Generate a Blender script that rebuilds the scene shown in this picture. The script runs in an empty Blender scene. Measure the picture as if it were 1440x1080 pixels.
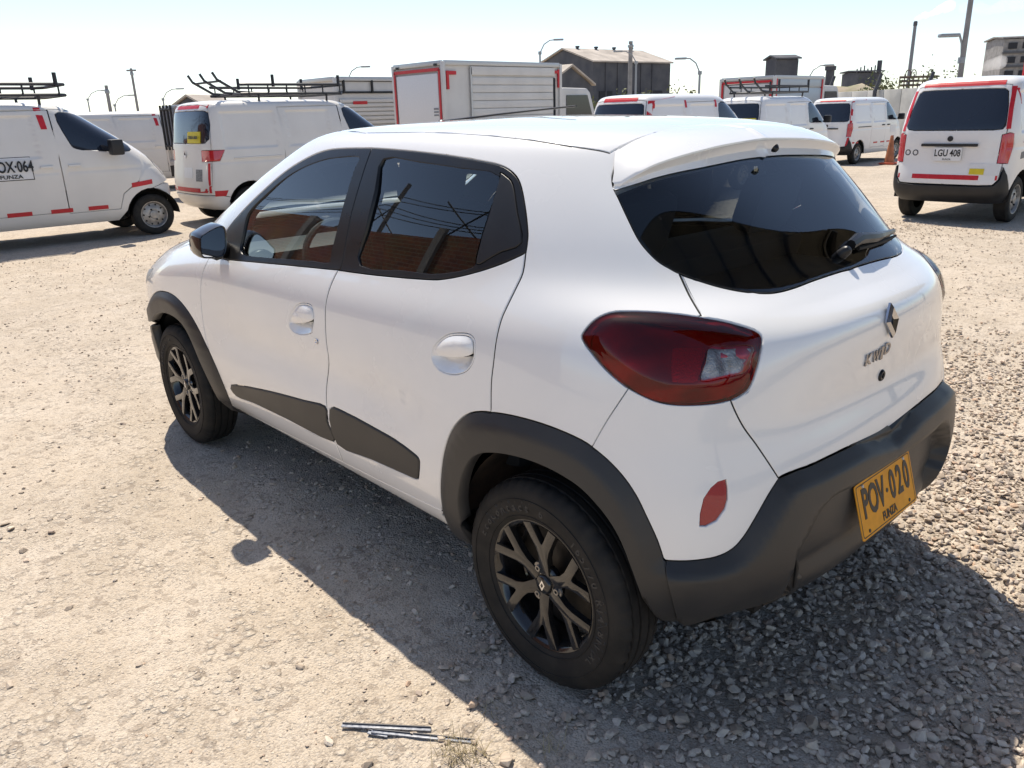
import bpy, bmesh, math, random
import numpy as np
from mathutils import Vector, Matrix
from mathutils.geometry import delaunay_2d_cdt, tessellate_polygon
random.seed(7); RNG=np.random.default_rng(7)
scene=bpy.context.scene; COL=scene.collection
# ---------------------------------------------------------------- camera
# axes: x = forward of the parked hatchback, y = its left, z = up, origin on the ground below its rear axle
CAMF=1120.0; CAMC=np.array([-1.306,2.022,1.468]); YAW,PITCH,ROLL=-.734,.326,-.030   # focal length for 1440 px width
def _cam():
    cy,sy,cp,sp=math.cos(YAW),math.sin(YAW),math.cos(PITCH),math.sin(PITCH)
    d=np.array([cy*cp,sy*cp,-sp]); r=np.array([sy,-cy,0.]); u=np.cross(r,d)
    c,s=math.cos(ROLL),math.sin(ROLL)
    return c*r+s*u,-s*r+c*u,d
CR,CU,CD=_cam()
cd=bpy.data.cameras.new('camera'); cam=bpy.data.objects.new('camera',cd); COL.objects.link(cam)
cd.sensor_width=36; cd.lens=CAMF/1440*36; cd.clip_start=.05; cd.clip_end=3000
cam.matrix_world=Matrix([[CR[0],CU[0],-CD[0],CAMC[0]],[CR[1],CU[1],-CD[1],CAMC[1]],[CR[2],CU[2],-CD[2],CAMC[2]],[0,0,0,1]])
scene.camera=cam
# ---------------------------------------------------------------- sky, sun, exposure
SUN=np.array([.50,-.21,1.0]); SUN/=np.linalg.norm(SUN)
EL=math.asin(SUN[2]); AZ=math.atan2(SUN[0],SUN[1])
w=bpy.data.worlds.new('World'); scene.world=w; w.use_nodes=True
nt=w.node_tree; nt.nodes.clear()
sk=nt.nodes.new('ShaderNodeTexSky'); sk.sky_type='NISHITA'; sk.sun_disc=False
sk.sun_elevation=EL; sk.sun_rotation=AZ; sk.altitude=0; sk.air_density=.7; sk.dust_density=.5; sk.ozone_density=1.0
bg=nt.nodes.new('ShaderNodeBackground'); bg.inputs[1].default_value=.095
wo=nt.nodes.new('ShaderNodeOutputWorld'); nt.links.new(sk.outputs[0],bg.inputs[0]); nt.links.new(bg.outputs[0],wo.inputs[0])
sl=bpy.data.lights.new('sun','SUN'); sl.energy=2.62; sl.angle=math.radians(.53); sl.color=(1,.96,.89)
so=bpy.data.objects.new('sun',sl); COL.objects.link(so); so.rotation_euler=Vector(SUN).to_track_quat('Z','Y').to_euler(); so.location=(0,0,30)
vs=scene.view_settings; vs.view_transform='Standard'; vs.look='None'; vs.gamma=1; vs.use_curve_mapping=False; vs.exposure=1.12
vs.use_white_balance=True; vs.white_balance_temperature=7100
scene.render.engine='CYCLES'
scene.cycles.max_bounces=8; scene.cycles.volume_bounces=4; scene.cycles.transparent_max_bounces=16; scene.cycles.caustics_reflective=False; scene.cycles.caustics_refractive=False
# ---------------------------------------------------------------- pixel helpers (a pixel gives a direction only)
def pray(px):
    px=np.atleast_2d(np.array(px,float)); return CD+((px[:,:1]-720)*CR+(540-px[:,1:])*CU)/CAMF
def onplane(px,axis,val):
    v=pray(px); t=(val-CAMC[axis])/v[:,axis]; return CAMC+v*t[:,None]
def pj(Q):
    V=np.atleast_2d(Q)-CAMC; Z=V@CD
    return np.stack([720+CAMF*(V@CR)/Z,540-CAMF*(V@CU)/Z],-1)
# ---------------------------------------------------------------- materials
MATS={}
def N(nt,t,**k):
    n=nt.nodes.new(t)
    for a,b in k.items():
        if a[0]=='i' and a[1:].isdigit(): n.inputs[int(a[1:])].default_value=b
        else: setattr(n,a,b)
    return n
def mat(name,col,rough=.5,metal=0,coat=0,spec=.5,noise=0,nscale=20,bump=0,bscale=200,trans=0,ior=1.45,emit=None,col2=None,rvar=0,detail=5):
    if name in MATS: return MATS[name]
    m=bpy.data.materials.new(name); m.use_nodes=True; t=m.node_tree; b=t.nodes['Principled BSDF']; L=t.links
    b.inputs['Base Color'].default_value=(*col,1); b.inputs['Roughness'].default_value=rough; b.inputs['Metallic'].default_value=metal
    b.inputs['Coat Weight'].default_value=coat; b.inputs['Coat Roughness'].default_value=.03; b.inputs['Specular IOR Level'].default_value=spec
    b.inputs['IOR'].default_value=ior; b.inputs['Transmission Weight'].default_value=trans
    tc=N(t,'ShaderNodeTexCoord')
    if noise or rvar:
        nz=N(t,'ShaderNodeTexNoise'); nz.inputs['Scale'].default_value=nscale; nz.inputs['Detail'].default_value=detail; L.new(tc.outputs['Object'],nz.inputs['Vector'])
    if noise:
        mx=N(t,'ShaderNodeMix',data_type='RGBA'); c2=col2 if col2 else tuple(c*(1-noise) for c in col)
        rp=N(t,'ShaderNodeMapRange'); rp.inputs[1].default_value=.35; rp.inputs[2].default_value=.65
        L.new(nz.outputs[0],rp.inputs[0]); L.new(rp.outputs[0],mx.inputs[0])
        mx.inputs[6].default_value=(*col,1); mx.inputs[7].default_value=(*c2,1); L.new(mx.outputs[2],b.inputs['Base Color'])
    if rvar:
        r=N(t,'ShaderNodeMapRange'); r.inputs[3].default_value=max(0,rough-rvar); r.inputs[4].default_value=rough+rvar
        r.inputs[1].default_value=.3; r.inputs[2].default_value=.7
        L.new(nz.outputs[0],r.inputs[0]); L.new(r.outputs[0],b.inputs['Roughness'])
    if bump:
        bz=N(t,'ShaderNodeTexNoise'); bz.inputs['Scale'].default_value=bscale; bz.inputs['Detail'].default_value=3; L.new(tc.outputs['Object'],bz.inputs['Vector'])
        bn=N(t,'ShaderNodeBump'); bn.inputs['Strength'].default_value=bump; bn.inputs['Distance'].default_value=.002
        L.new(bz.outputs[0],bn.inputs['Height']); L.new(bn.outputs[0],b.inputs['Normal'])
    if emit:
        b.inputs['Emission Color'].default_value=(*emit[:3],1); b.inputs['Emission Strength'].default_value=emit[3]
    MATS[name]=m; return m
def glassmat(name,tint,gloss=1.0,rough=.0,ior=1.5,dirt=0.0):
    if name in MATS: return MATS[name]
    m=bpy.data.materials.new(name); m.use_nodes=True; t=m.node_tree; t.nodes.clear(); L=t.links
    o=N(t,'ShaderNodeOutputMaterial'); tr=N(t,'ShaderNodeBsdfTransparent'); tr.inputs[0].default_value=(*tint,1)
    g=N(t,'ShaderNodeBsdfGlossy'); g.inputs['Roughness'].default_value=rough; f=N(t,'ShaderNodeFresnel'); f.inputs[0].default_value=ior
    mu=N(t,'ShaderNodeMath',operation='MULTIPLY'); mu.inputs[1].default_value=gloss; mu.use_clamp=True
    mx=N(t,'ShaderNodeMixShader'); L.new(f.outputs[0],mu.inputs[0]); L.new(mu.outputs[0],mx.inputs[0]); L.new(tr.outputs[0],mx.inputs[1]); L.new(g.outputs[0],mx.inputs[2])
    L.new(mx.outputs[0],o.inputs[0]); MATS[name]=m; return m
# ---------------------------------------------------------------- object helpers
def tag(o,label=None,cat=None,group=None,kind=None):
    if label: o['label']=label
    if cat: o['category']=cat
    if group: o['group']=group
    if kind: o['kind']=kind
    return o
def empty(name,loc=(0,0,0),rz=0,**k):
    o=bpy.data.objects.new(name,None); COL.objects.link(o); o.location=loc; o.rotation_euler=(0,0,rz); o.empty_display_size=.2
    return tag(o,**k)
def link(name,me,m=None,parent=None,loc=None,**k):
    o=bpy.data.objects.new(name,me); COL.objects.link(o)
    if m is not None and len(me.materials)==0: me.materials.append(m)
    if parent is not None: o.parent=parent
    if loc is not None: o.location=loc
    return tag(o,**k)
def mesh(name,V,F,smooth=True,normals=None):
    me=bpy.data.meshes.new(name); V=np.asarray(V,float)
    me.from_pydata(V.tolist(),[],[list(map(int,f)) for f in F]); 
    if smooth: me.polygons.foreach_set('use_smooth',[True]*len(me.polygons))
    me.update()
    if normals is not None: me.normals_split_custom_set_from_vertices([tuple(n) for n in normals])
    return me
def trimesh(name,V,T,smooth=True):
    me=bpy.data.meshes.new(name); V=np.ascontiguousarray(V,np.float32); T=np.ascontiguousarray(T,np.int32)
    k=T.shape[1]
    me.vertices.add(len(V)); me.vertices.foreach_set('co',V.ravel()); me.loops.add(T.size); me.loops.foreach_set('vertex_index',T.ravel())
    me.polygons.add(len(T)); me.polygons.foreach_set('loop_start',np.arange(0,T.size,k,dtype=np.int32)); me.polygons.foreach_set('loop_total',np.full(len(T),k,np.int32))
    me.polygons.foreach_set('use_smooth',np.full(len(T),smooth)); me.update(calc_edges=True); me.validate(); return me
class MB:
    """collects simple solids into one mesh"""
    def __init__(s): s.V=[];s.F=[]
    def add(s,V,F):
        n=len(s.V); s.V+= [tuple(map(float,v)) for v in V]; s.F+=[[i+n for i in f] for f in F]; return s
    def box(s,c,d,rz=0,R=None):
        c=np.array(c,float); d=np.array(d,float)/2
        P=np.array([[x,y,z] for x in(-1,1) for y in(-1,1) for z in(-1,1)])*d
        if rz: R=np.array([[math.cos(rz),-math.sin(rz),0],[math.sin(rz),math.cos(rz),0],[0,0,1]])
        if R is not None: P=P@np.array(R).T
        return s.add(P+c,[(0,1,3,2),(4,6,7,5),(0,4,5,1),(2,3,7,6),(0,2,6,4),(1,5,7,3)])
    def tube(s,pts,r,n=8,cap=True):
        pts=[np.array(p,float) for p in pts]; m=len(pts); rs=r if hasattr(r,'__len__') else [r]*m
        V=[];prev=None
        for i,p in enumerate(pts):
            d=pts[min(i+1,m-1)]-pts[max(i-1,0)]; d/=np.linalg.norm(d)+1e-12
            a=np.array([0,0,1.]) if abs(d[2])<.9 else np.array([1.,0,0])
            if prev is not None: a=prev-d*(prev@d)
            x=a-d*(a@d); x/=np.linalg.norm(x)+1e-12; y=np.cross(d,x); prev=x
            V+=[p+rs[i]*(x*math.cos(t)+y*math.sin(t)) for t in np.linspace(0,2*math.pi,n,endpoint=False)]
        F=[(i*n+j,i*n+(j+1)%n,(i+1)*n+(j+1)%n,(i+1)*n+j) for i in range(m-1) for j in range(n)]
        if cap: F+=[tuple(range(n-1,-1,-1)),tuple(range((m-1)*n,m*n))]
        return s.add(V,F)
    def prism(s,poly,thick,M=None):
        """poly: 2-D outline (ccw) extruded 0..thick along local z, placed with 4x4 M"""
        n=len(poly); V=[(p[0],p[1],0) for p in poly]+[(p[0],p[1],thick) for p in poly]
        tri=tessellate_polygon([[Vector((p[0],p[1],0)) for p in poly]])
        F=[tuple(t[::-1]) for t in tri]+[tuple(i+n for i in t) for t in tri]+[(i,(i+1)%n,(i+1)%n+n,i+n) for i in range(n)]
        if M is not None: V=[tuple(M@Vector(v)) for v in V]
        return s.add(V,F)
    def lathe(s,prof,n=48,M=None,close=False):
        """prof: (r,h) list turned about local z"""
        m=len(prof); V=[(r*math.cos(t),r*math.sin(t),h) for r,h in prof for t in np.linspace(0,2*math.pi,n,endpoint=False)]
        F=[(i*n+j,i*n+(j+1)%n,(i+1)*n+(j+1)%n,(i+1)*n+j) for i in range(m-1) for j in range(n)]
        if close: F+=[((m-1)*n+j,(m-1)*n+(j+1)%n,(j+1)%n,j) for j in range(n)]
        if M is not None: V=[tuple(M@Vector(v)) for v in V]
        return s.add(V,F)
    def build(s,name,m,parent=None,smooth=False,loc=None,bevel=0,fix=True,**k):
        me=bpy.data.meshes.new(name); me.from_pydata(s.V,[],s.F)
        if fix or bevel:
            bm=bmesh.new(); bm.from_mesh(me)
            bmesh.ops.remove_doubles(bm,verts=bm.verts,dist=1e-5); bmesh.ops.recalc_face_normals(bm,faces=bm.faces)
            if bevel:
                ed=[e for e in bm.edges if len(e.link_faces)==2 and e.calc_face_angle(0)>.5]
                bmesh.ops.bevel(bm,geom=ed,offset=bevel,segments=2,affect='EDGES',profile=.6)
            bm.to_mesh(me); bm.free()
        if smooth or bevel:
            me.polygons.foreach_set('use_smooth',[True]*len(me.polygons))
            if hasattr(me,'set_sharp_from_angle'): me.set_sharp_from_angle(angle=math.radians(40))
        return link(name,me,m,parent,loc,**k)
def frame(o,n,up=(0,0,1)):
    """4x4 with local z = n, local y ~ up"""
    z=Vector(n).normalized(); y=Vector(up); y=(y-z*y.dot(z)).normalized(); x=y.cross(z)
    return Matrix([[x[0],y[0],z[0],o[0]],[x[1],y[1],z[1],o[1]],[x[2],y[2],z[2],o[2]],[0,0,0,1]])
def text_mesh(s,size,depth,bold=0.0,align='CENTER',res=3,xs=1.0):
    cu=bpy.data.curves.new('lettering','FONT'); cu.body=s; cu.size=size; cu.extrude=depth; cu.align_x=align; cu.align_y='CENTER'; cu.offset=bold; cu.resolution_u=res
    o=bpy.data.objects.new('lettering_tmp',cu); COL.objects.link(o); bpy.context.view_layer.update()
    me=bpy.data.meshes.new_from_object(o.evaluated_get(bpy.context.evaluated_depsgraph_get())); bpy.data.objects.remove(o); bpy.data.curves.remove(cu)
    if xs!=1.0:
        me.transform(Matrix.Diagonal((xs,1,1,1)))
    return me
def text(name,s,size,depth,M,m,parent,**k):
    lb={a:k.pop(a) for a in ('label',) if a in k}
    me=text_mesh(s,size,depth,**k); me.transform(M); me.name=name; me.materials.clear()
    return link(name,me,m,parent,**lb)
# ---------------------------------------------------------------- lofted body surfaces, cut into panels
def _bas(t): return np.stack([(1-t)**3,3*t**3-6*t**2+4,-3*t**3+3*t**2+3*t+1,t**3],-1)/6
class Surf:
    """bicubic spline over a net of levels x stations (left half of a car, front centre .. left side .. rear centre)"""
    def __init__(s,NET,disp=None):
        s.NL,s.NS=NET.shape[:2]; f=np.array([1,-1,1.])
        n=np.concatenate([NET[:,1:2]*f,NET,NET[:,-2:-1]*f],1)
        s.E=np.concatenate([2*n[:1]-n[1:2],n,n[-2:-1]*f],0); s.UM=s.NS-1; s.VM=s.NL-1; s.disp=disp; s.g=None
    def S(s,u,v):
        u=np.clip(np.asarray(u,float),0,s.UM); v=np.clip(np.asarray(v,float),0,s.VM)
        i=np.minimum(u.astype(int),s.UM-1); j=np.minimum(v.astype(int),s.VM-1); bu=_bas(u-i); bv=_bas(v-j)
        o=np.zeros(u.shape+(3,))
        for a in range(4):
            for b in range(4): o+=(bv[...,a]*bu[...,b])[...,None]*s.E[j+a,i+b]
        if s.disp is not None: o=s.disp(o)
        return o
    def N(s,u,v,h=.02):
        du=s.S(np.minimum(u+h,s.UM),v)-s.S(np.maximum(u-h,0),v); dv=s.S(u,np.minimum(v+h,s.VM))-s.S(u,np.maximum(v-h,0))
        n=np.cross(du,dv); l=np.linalg.norm(n,axis=-1,keepdims=True); n=n/np.maximum(l,1e-12); n[l[...,0]<1e-10]=[0,0,1]
        return n
    def _grid(s):
        if s.g is None:
            U,V=np.meshgrid(np.linspace(0,s.UM,s.UM*14+1),np.linspace(0,s.VM,s.VM*14+1)); s.g=(U.ravel(),V.ravel()); s.gp=s.S(*s.g); s.gn=s.N(*s.g)
    def _solve(s,tgt,fun,mask):
        s._grid(); Q=fun(s.gp); idx=np.nonzero(mask)[0]; Qm=Q[idx]; out=[]
        for t in np.atleast_2d(tgt):
            k=idx[np.argmin(((Qm-t)**2).sum(1))]; uv=np.array([s.g[0][k],s.g[1][k]])
            for _ in range(8):
                h=1e-3; P=s.S(np.array([uv[0],uv[0]+h,uv[0]]),np.array([uv[1],uv[1],uv[1]+h])); q=fun(P)
                J=np.stack([(q[1]-q[0])/h,(q[2]-q[0])/h],1); r=t-q[0]
                try: d=np.linalg.solve(J.T@J+1e-9*np.eye(2)*np.trace(J.T@J),J.T@r)
                except Exception: break
                d=np.clip(d,-.3,.3); uv=np.clip(uv+d,0,[s.UM,s.VM])
                if abs(d).max()<1e-5: break
            out.append(uv)
        return np.array(out)
    def px(s,pts,lift=0.0):     # photo pixels -> surface parameters (of a skin raised by lift)
        s._grid(); m=((CAMC-s.gp)*s.gn).sum(1)>.02; uv=s._solve(pts,pj,m)
        if np.any(np.asarray(lift)!=0):
            l=np.broadcast_to(np.asarray(lift,float),(len(uv),)); f=lambda q:pj(s.S(q[:,0],q[:,1])+s.N(q[:,0],q[:,1])*l[:,None]); t=np.atleast_2d(np.array(pts,float)); h=2e-3
            for _ in range(10):
                q0=f(uv); a=(f(uv+[h,0])-q0)/h; b=(f(uv+[0,h])-q0)/h; r=t-q0; D=a[:,0]*b[:,1]-a[:,1]*b[:,0]; D=np.where(np.abs(D)<1e-6,1e-6,D)
                d=np.stack([(r[:,0]*b[:,1]-r[:,1]*b[:,0])/D,(a[:,0]*r[:,1]-a[:,1]*r[:,0])/D],1); uv=np.clip(uv+np.clip(d,-.2,.2),0,[s.UM,s.VM])
        return uv
    def side(s,pts):   # (x,z) on the left flank
        s._grid(); return s._solve(pts,lambda P:P[:,[0,2]],s.gn[:,1]>.15)
    def rear(s,pts):   # (y,z) on the tail
        s._grid(); return s._solve(pts,lambda P:P[:,[1,2]],s.gn[:,0]<-.15)
    def front(s,pts):
        s._grid(); return s._solve(pts,lambda P:P[:,[1,2]],s.gn[:,0]>.05)
    def top(s,pts):
        s._grid(); return s._solve(pts,lambda P:P[:,[0,1]],s.gn[:,2]>.2)
    def at(s,uv): uv=np.atleast_2d(uv); return s.S(uv[:,0],uv[:,1]),s.N(uv[:,0],uv[:,1])
def smooth_poly(P,closed=True,step=.05,k=6):
    """Catmull-Rom refinement of a polyline"""
    P=np.array(P,float); n=len(P); out=[]
    for i in range(n if closed else n-1):
        g=lambda j:P[j%n] if closed else P[min(max(j,0),n-1)]
        a,b,c,d=g(i-1),g(i),g(i+1),g(i+2)
        for t in np.arange(k)/k: out.append(.5*(2*b+(c-a)*t+(2*a-5*b+4*c-d)*t*t+(3*b-a-3*c+d)*t**3))
    if not closed: out.append(P[-1])
    return np.array(out)
def inpoly(pts,poly):
    x,y=pts[:,0],pts[:,1]; r=np.zeros(len(pts),bool); n=len(poly)
    for i in range(n):
        x1,y1=poly[i]; x2,y2=poly[(i+1)%n]
        if y1==y2: continue
        c=((y1>y)!=(y2>y))&(x<(x2-x1)*(y-y1)/(y2-y1)+x1); r^=c
    return r
def segdist(P,A,B):
    d=B-A; t=np.clip(((P[:,None]-A)*d).sum(-1)/np.maximum((d*d).sum(-1),1e-12),0,1)
    return np.sqrt((((A+t[...,None]*d)-P[:,None])**2).sum(-1)).min(1)
def cut(surf,us,vs,regions,extra=(),near=.3):
    """triangulate the parameter rectangle with every outline as a hard edge; the last region that holds a triangle owns it"""
    UM,VM=surf.UM,surf.VM; pts=[];edges=[]
    def addline(P,closed):
        n0=len(pts); pts.extend(map(tuple,P)); m=len(P)
        edges.extend([(n0+i,n0+(i+1)%m) for i in range(m if closed else m-1)])
    addline([(u,0) for u in us]+[(UM,v) for v in vs[1:]]+[(u,VM) for u in us[::-1][1:]]+[(0,v) for v in vs[::-1][1:-1]],True)
    for nme,P in regions: addline(P,True)
    for P in extra: addline(P,False)
    A=np.array([pts[e[0]] for e in edges]); B=np.array([pts[e[1]] for e in edges])
    U,V=np.meshgrid(us[1:-1],vs[1:-1]); G=np.stack([U.ravel(),V.ravel()],1)
    cu=np.interp(G[:,0],us[:-1],np.diff(us)); cv=np.interp(G[:,1],vs[:-1],np.diff(vs)); keep=np.ones(len(G),bool)
    for i in range(0,len(G),4000):
        g=G[i:i+4000]; sc=np.stack([cu[i:i+4000],cv[i:i+4000]],1).mean(0)
        keep[i:i+4000]=segdist(g/sc,A/sc,B/sc)>near
    G=G[keep]; pts=pts+[tuple(p) for p in G]
    vo,eo,fo,_,_,_=delaunay_2d_cdt([Vector(p) for p in pts],edges,[],0,1e-5)
    vo=np.array([tuple(v) for v in vo]); fo=np.array([tuple(f) for f in fo])
    c=vo[fo].mean(1); own=np.full(len(fo),-1); own[(c[:,0]<1e-6)|(c[:,0]>UM-1e-6)|(c[:,1]<1e-6)|(c[:,1]>VM-1e-6)]=-2
    ok=own==-1
    for k,(nme,P) in enumerate(regions):
        m=ok&inpoly(c,np.array(P)); own[m]=k
    names=[r[0] for r in regions]; out={}
    for k in range(-1,len(regions)):
        nm='shell' if k==-1 else names[k]
        out.setdefault(nm,[]).append(fo[own==k])
    return vo,{k:np.concatenate(v) for k,v in out.items()}
def panel(surf,vo,T,off=0.0,gap=.0015,bev=.0012,depth=.012,prof=None,center=False,mirror=False,fit=None):
    """one cut panel as vertices/faces/normals, with an eased edge and a return flange"""
    ids,inv=np.unique(T,return_inverse=True); T=inv.reshape(T.shape); uv=vo[ids]
    P=surf.S(uv[:,0],uv[:,1]); Nn=surf.N(uv[:,0],uv[:,1])
    a,b,c=P[T[:,0]],P[T[:,1]],P[T[:,2]]; fn=np.cross(b-a,c-a); fl=(fn*Nn[T[:,0]]).sum(1)<0; T[fl]=T[fl][:,::-1]
    ar=np.linalg.norm(fn,axis=1); T=T[ar>1e-10]
    if center:
        z=np.abs(P[:,1])<1e-4; P[z,1]=0; Nn[z,1]=0; Nn/=np.maximum(np.linalg.norm(Nn,axis=1,keepdims=True),1e-9)
    if fit is not None:   # side glass: one gently curved sheet instead of following the shoulder
        x,z=P[:,0]-P[:,0].mean(),P[:,2]-P[:,2].mean(); A=np.stack([np.ones_like(x),x,z,x*x],1); k,*_=np.linalg.lstsq(A,P[:,1]+fit*z*z,rcond=None)
        P=P.copy(); P[:,1]=A@k-fit*z*z; Nn=np.stack([-(k[1]+2*k[3]*x),np.ones_like(x),-(k[2]-2*fit*z)],1); Nn/=np.linalg.norm(Nn,axis=1,keepdims=True)
    if off or prof is not None:
        h=off+(prof(P) if prof is not None else 0); P=P+Nn*np.reshape(h,(-1,1)) if prof is not None else P+Nn*off
        if prof is not None:
            fn=np.cross(P[T[:,1]]-P[T[:,0]],P[T[:,2]]-P[T[:,0]]); Nn=np.zeros_like(P)
            for k in range(3): np.add.at(Nn,T[:,k],fn)
            if center: Nn[np.abs(P[:,1])<1e-4,1]=0
            Nn/=np.maximum(np.linalg.norm(Nn,axis=1,keepdims=True),1e-12)
    E=np.concatenate([T[:,[0,1]],T[:,[1,2]],T[:,[2,0]]]); key={}
    for x,y in E.tolist(): key[(x,y)]=1
    bd=[(x,y) for x,y in key if (y,x) not in key]
    if center: bd=[(x,y) for x,y in bd if not(abs(P[x,1])<1e-4 and abs(P[y,1])<1e-4)]
    F=[tuple(t) for t in T.tolist()]
    if bd and depth:
        inn=np.zeros_like(P)
        for x,y in bd:
            e=P[y]-P[x]; l=np.linalg.norm(e); 
            if l<1e-9: continue
            n=np.cross(Nn[x],e/l); inn[x]+=n; inn[y]+=n
        bi=sorted({i for e in bd for i in e}); l=np.linalg.norm(inn[bi],axis=1,keepdims=True); d=inn[bi]/np.maximum(l,1e-6)
        if center: d[np.abs(P[bi,1])<1e-4,1]=0
        base=P[bi].copy(); nb=Nn[bi]; r1=base+d*gap-nb*bev; r2=base+d*gap-nb*depth
        P=P.copy(); P[bi]=base+d*(gap+bev); k=len(P); m={v:i for i,v in enumerate(bi)}; q=len(bi)
        P=np.concatenate([P,r1,r2]); n1=nb-d; n1/=np.maximum(np.linalg.norm(n1,axis=1,keepdims=True),1e-9); Nn=np.concatenate([Nn,n1,-d])
        for x,y in bd:
            i,j=m[x],m[y]; F+=[(y,x,k+i,k+j),(k+j,k+i,k+q+i,k+q+j)]
    if mirror or center:
        PM=P*[1,-1,1]; NM=Nn*[1,-1,1]; FM=[f[::-1] for f in F]
        if mirror: return PM,FM,NM
        k=len(P); P=np.concatenate([P,PM]); Nn=np.concatenate([Nn,NM]); F=F+[tuple(i+k for i in f) for f in FM]
    return P,F,Nn
def mkpanel(name,m,parent,*a,xf=None,**k):
    P,F,Nn=panel(*a,**k)
    return link(name,mesh(name,P,F,True,Nn),m,parent)
# ================================================================ ground
def lattice(seed,n=256): return np.random.default_rng(seed).random((n,n))
_LT=[lattice(s) for s in range(6)]
def vnoise(x,y,sc,k=0):
    L=_LT[k]; n=L.shape[0]; X=np.asarray(x)*sc; Y=np.asarray(y)*sc; i=np.floor(X).astype(int); j=np.floor(Y).astype(int); a=X-i; b=Y-j
    a=a*a*(3-2*a); b=b*b*(3-2*b); g=lambda p,q:L[p%n,q%n]
    return (g(i,j)*(1-a)+g(i+1,j)*a)*(1-b)+(g(i,j+1)*(1-a)+g(i+1,j+1)*a)*b-.5
def gz(x,y):
    d=np.hypot(np.asarray(x)-1,np.asarray(y)); near=1/(1+(d/14)**4)
    return (.018*vnoise(x,y,.9,0)+.010*vnoise(x,y,3.1,1)+.009*vnoise(x,y,9,2)+.006*vnoise(x,y,24,3))*near-.004
def axis_pts(lo,hi,step,far,g=1.13):
    a=list(np.arange(lo,hi+1e-6,step)); s=step; x=hi
    while x<far: s*=g; x+=s; a.append(x)
    s=step; x=lo; b=[]
    while x>-far: s*=g; x-=s; b.append(x)
    return np.array(b[::-1]+a)
gxs=axis_pts(-1.6,4.2,.022,1500); gys=axis_pts(-2.4,2.6,.022,1500)
GX,GY=np.meshgrid(gxs,gys); GV=np.stack([GX,GY,gz(GX,GY)],-1).reshape(-1,3); nx=len(gxs); ny=len(gys)
ii=(np.arange(ny-1)[:,None]*nx+np.arange(nx-1)).ravel(); GT=np.stack([ii,ii+1,ii+1+nx,ii+nx],1)
def ground_mat():
    m=bpy.data.materials.new('dusty gravel ground'); m.use_nodes=True; t=m.node_tree; L=t.links; b=t.nodes['Principled BSDF']; b.inputs['Roughness'].default_value=.92; b.inputs['Specular IOR Level'].default_value=.2
    tc=N(t,'ShaderNodeTexCoord'); O=tc.outputs['Object']
    def noise(sc,det=4,rough=.55):
        n=N(t,'ShaderNodeTexNoise'); n.inputs['Scale'].default_value=sc; n.inputs['Detail'].default_value=det; n.inputs['Roughness'].default_value=rough; L.new(O,n.inputs['Vector']); return n.outputs[0]
    def vor(sc,ft='F1',out=0):
        wv=N(t,'ShaderNodeTexNoise'); wv.inputs['Scale'].default_value=sc*.7; L.new(O,wv.inputs['Vector']); ad=N(t,'ShaderNodeMix',data_type='RGBA',blend_type='LINEAR_LIGHT'); ad.inputs[0].default_value=.35/sc; L.new(O,ad.inputs[6]); L.new(wv.outputs[1],ad.inputs[7])
        n=N(t,'ShaderNodeTexVoronoi',feature=ft); n.inputs['Scale'].default_value=sc; L.new(ad.outputs[2],n.inputs['Vector']); return n
    def rng(s,a,b_,c,d):
        r=N(t,'ShaderNodeMapRange'); [r.inputs.__getitem__(i) for i in range(5)]
        for i,v in zip((1,2,3,4),(a,b_,c,d)): r.inputs[i].default_value=v
        L.new(s,r.inputs[0]); return r.outputs[0]
    def mix(f,a,c,bt='MIX'):
        x=N(t,'ShaderNodeMix',data_type='RGBA',blend_type=bt)
        for i,v in ((0,f),(6,a),(7,c)):
            if hasattr(v,'is_linked'): L.new(v,x.inputs[i])
            else: x.inputs[i].default_value=v if i==0 else (*v,1)
        return x.outputs[2]
    def math_(op,a,c_):
        q=N(t,'ShaderNodeMath',operation=op)
        for i,v in ((0,a),(1,c_)):
            if hasattr(v,'is_linked'): L.new(v,q.inputs[i])
            else: q.inputs[i].default_value=v
        return q.outputs[0]
    c=mix(rng(noise(.55,3),.38,.62,0,1),(.54,.455,.36),(.45,.38,.30))
    c=mix(rng(noise(3.2,6,.65),.42,.70,0,1),c,(.59,.51,.42))
    c=mix(rng(noise(11,5,.7),.55,.75,0,.6),c,(.31,.25,.195))
    v1=vor(36); sep=N(t,'ShaderNodeSeparateColor'); L.new(v1.outputs['Color'],sep.inputs[0])
    chip=math_('MULTIPLY',rng(sep.outputs[2],.70,.74,0,1),rng(noise(2.3,3),.42,.56,.0,1)); edge=rng(v1.outputs['Distance'],.30,.52,1,0); cm=math_('MULTIPLY',chip,edge); c=mix(math_('MULTIPLY',cm,.75),c,(.56,.49,.405)); c=mix(math_('MULTIPLY',math_('MULTIPLY',chip,rng(v1.outputs['Distance'],.45,.60,0,1)),.55),c,(.20,.16,.125)); c=mix(rng(sep.outputs[1],.82,1,.0,.6),c,(.24,.19,.15))
    v3=vor(85); s3=N(t,'ShaderNodeSeparateColor'); L.new(v3.outputs['Color'],s3.inputs[0]); cm3=math_('MULTIPLY',rng(s3.outputs[2],.62,.68,0,1),rng(v3.outputs['Distance'],.28,.5,1,0)); c=mix(math_('MULTIPLY',cm3,.6),c,(.60,.52,.43)); v2=vor(150); s2=N(t,'ShaderNodeSeparateColor'); L.new(v2.outputs['Color'],s2.inputs[0]); c=mix(rng(s2.outputs[0],.55,1,0,.5),c,(.24,.20,.165)); c=mix(rng(s2.outputs[1],.7,1,0,.5),c,(.55,.49,.42))
    L.new(c,b.inputs['Base Color'])
    h2=rng(v2.outputs['Distance'],0,.75,1,0)
    patch=rng(noise(1.7,4),.40,.60,.25,1)
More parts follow.
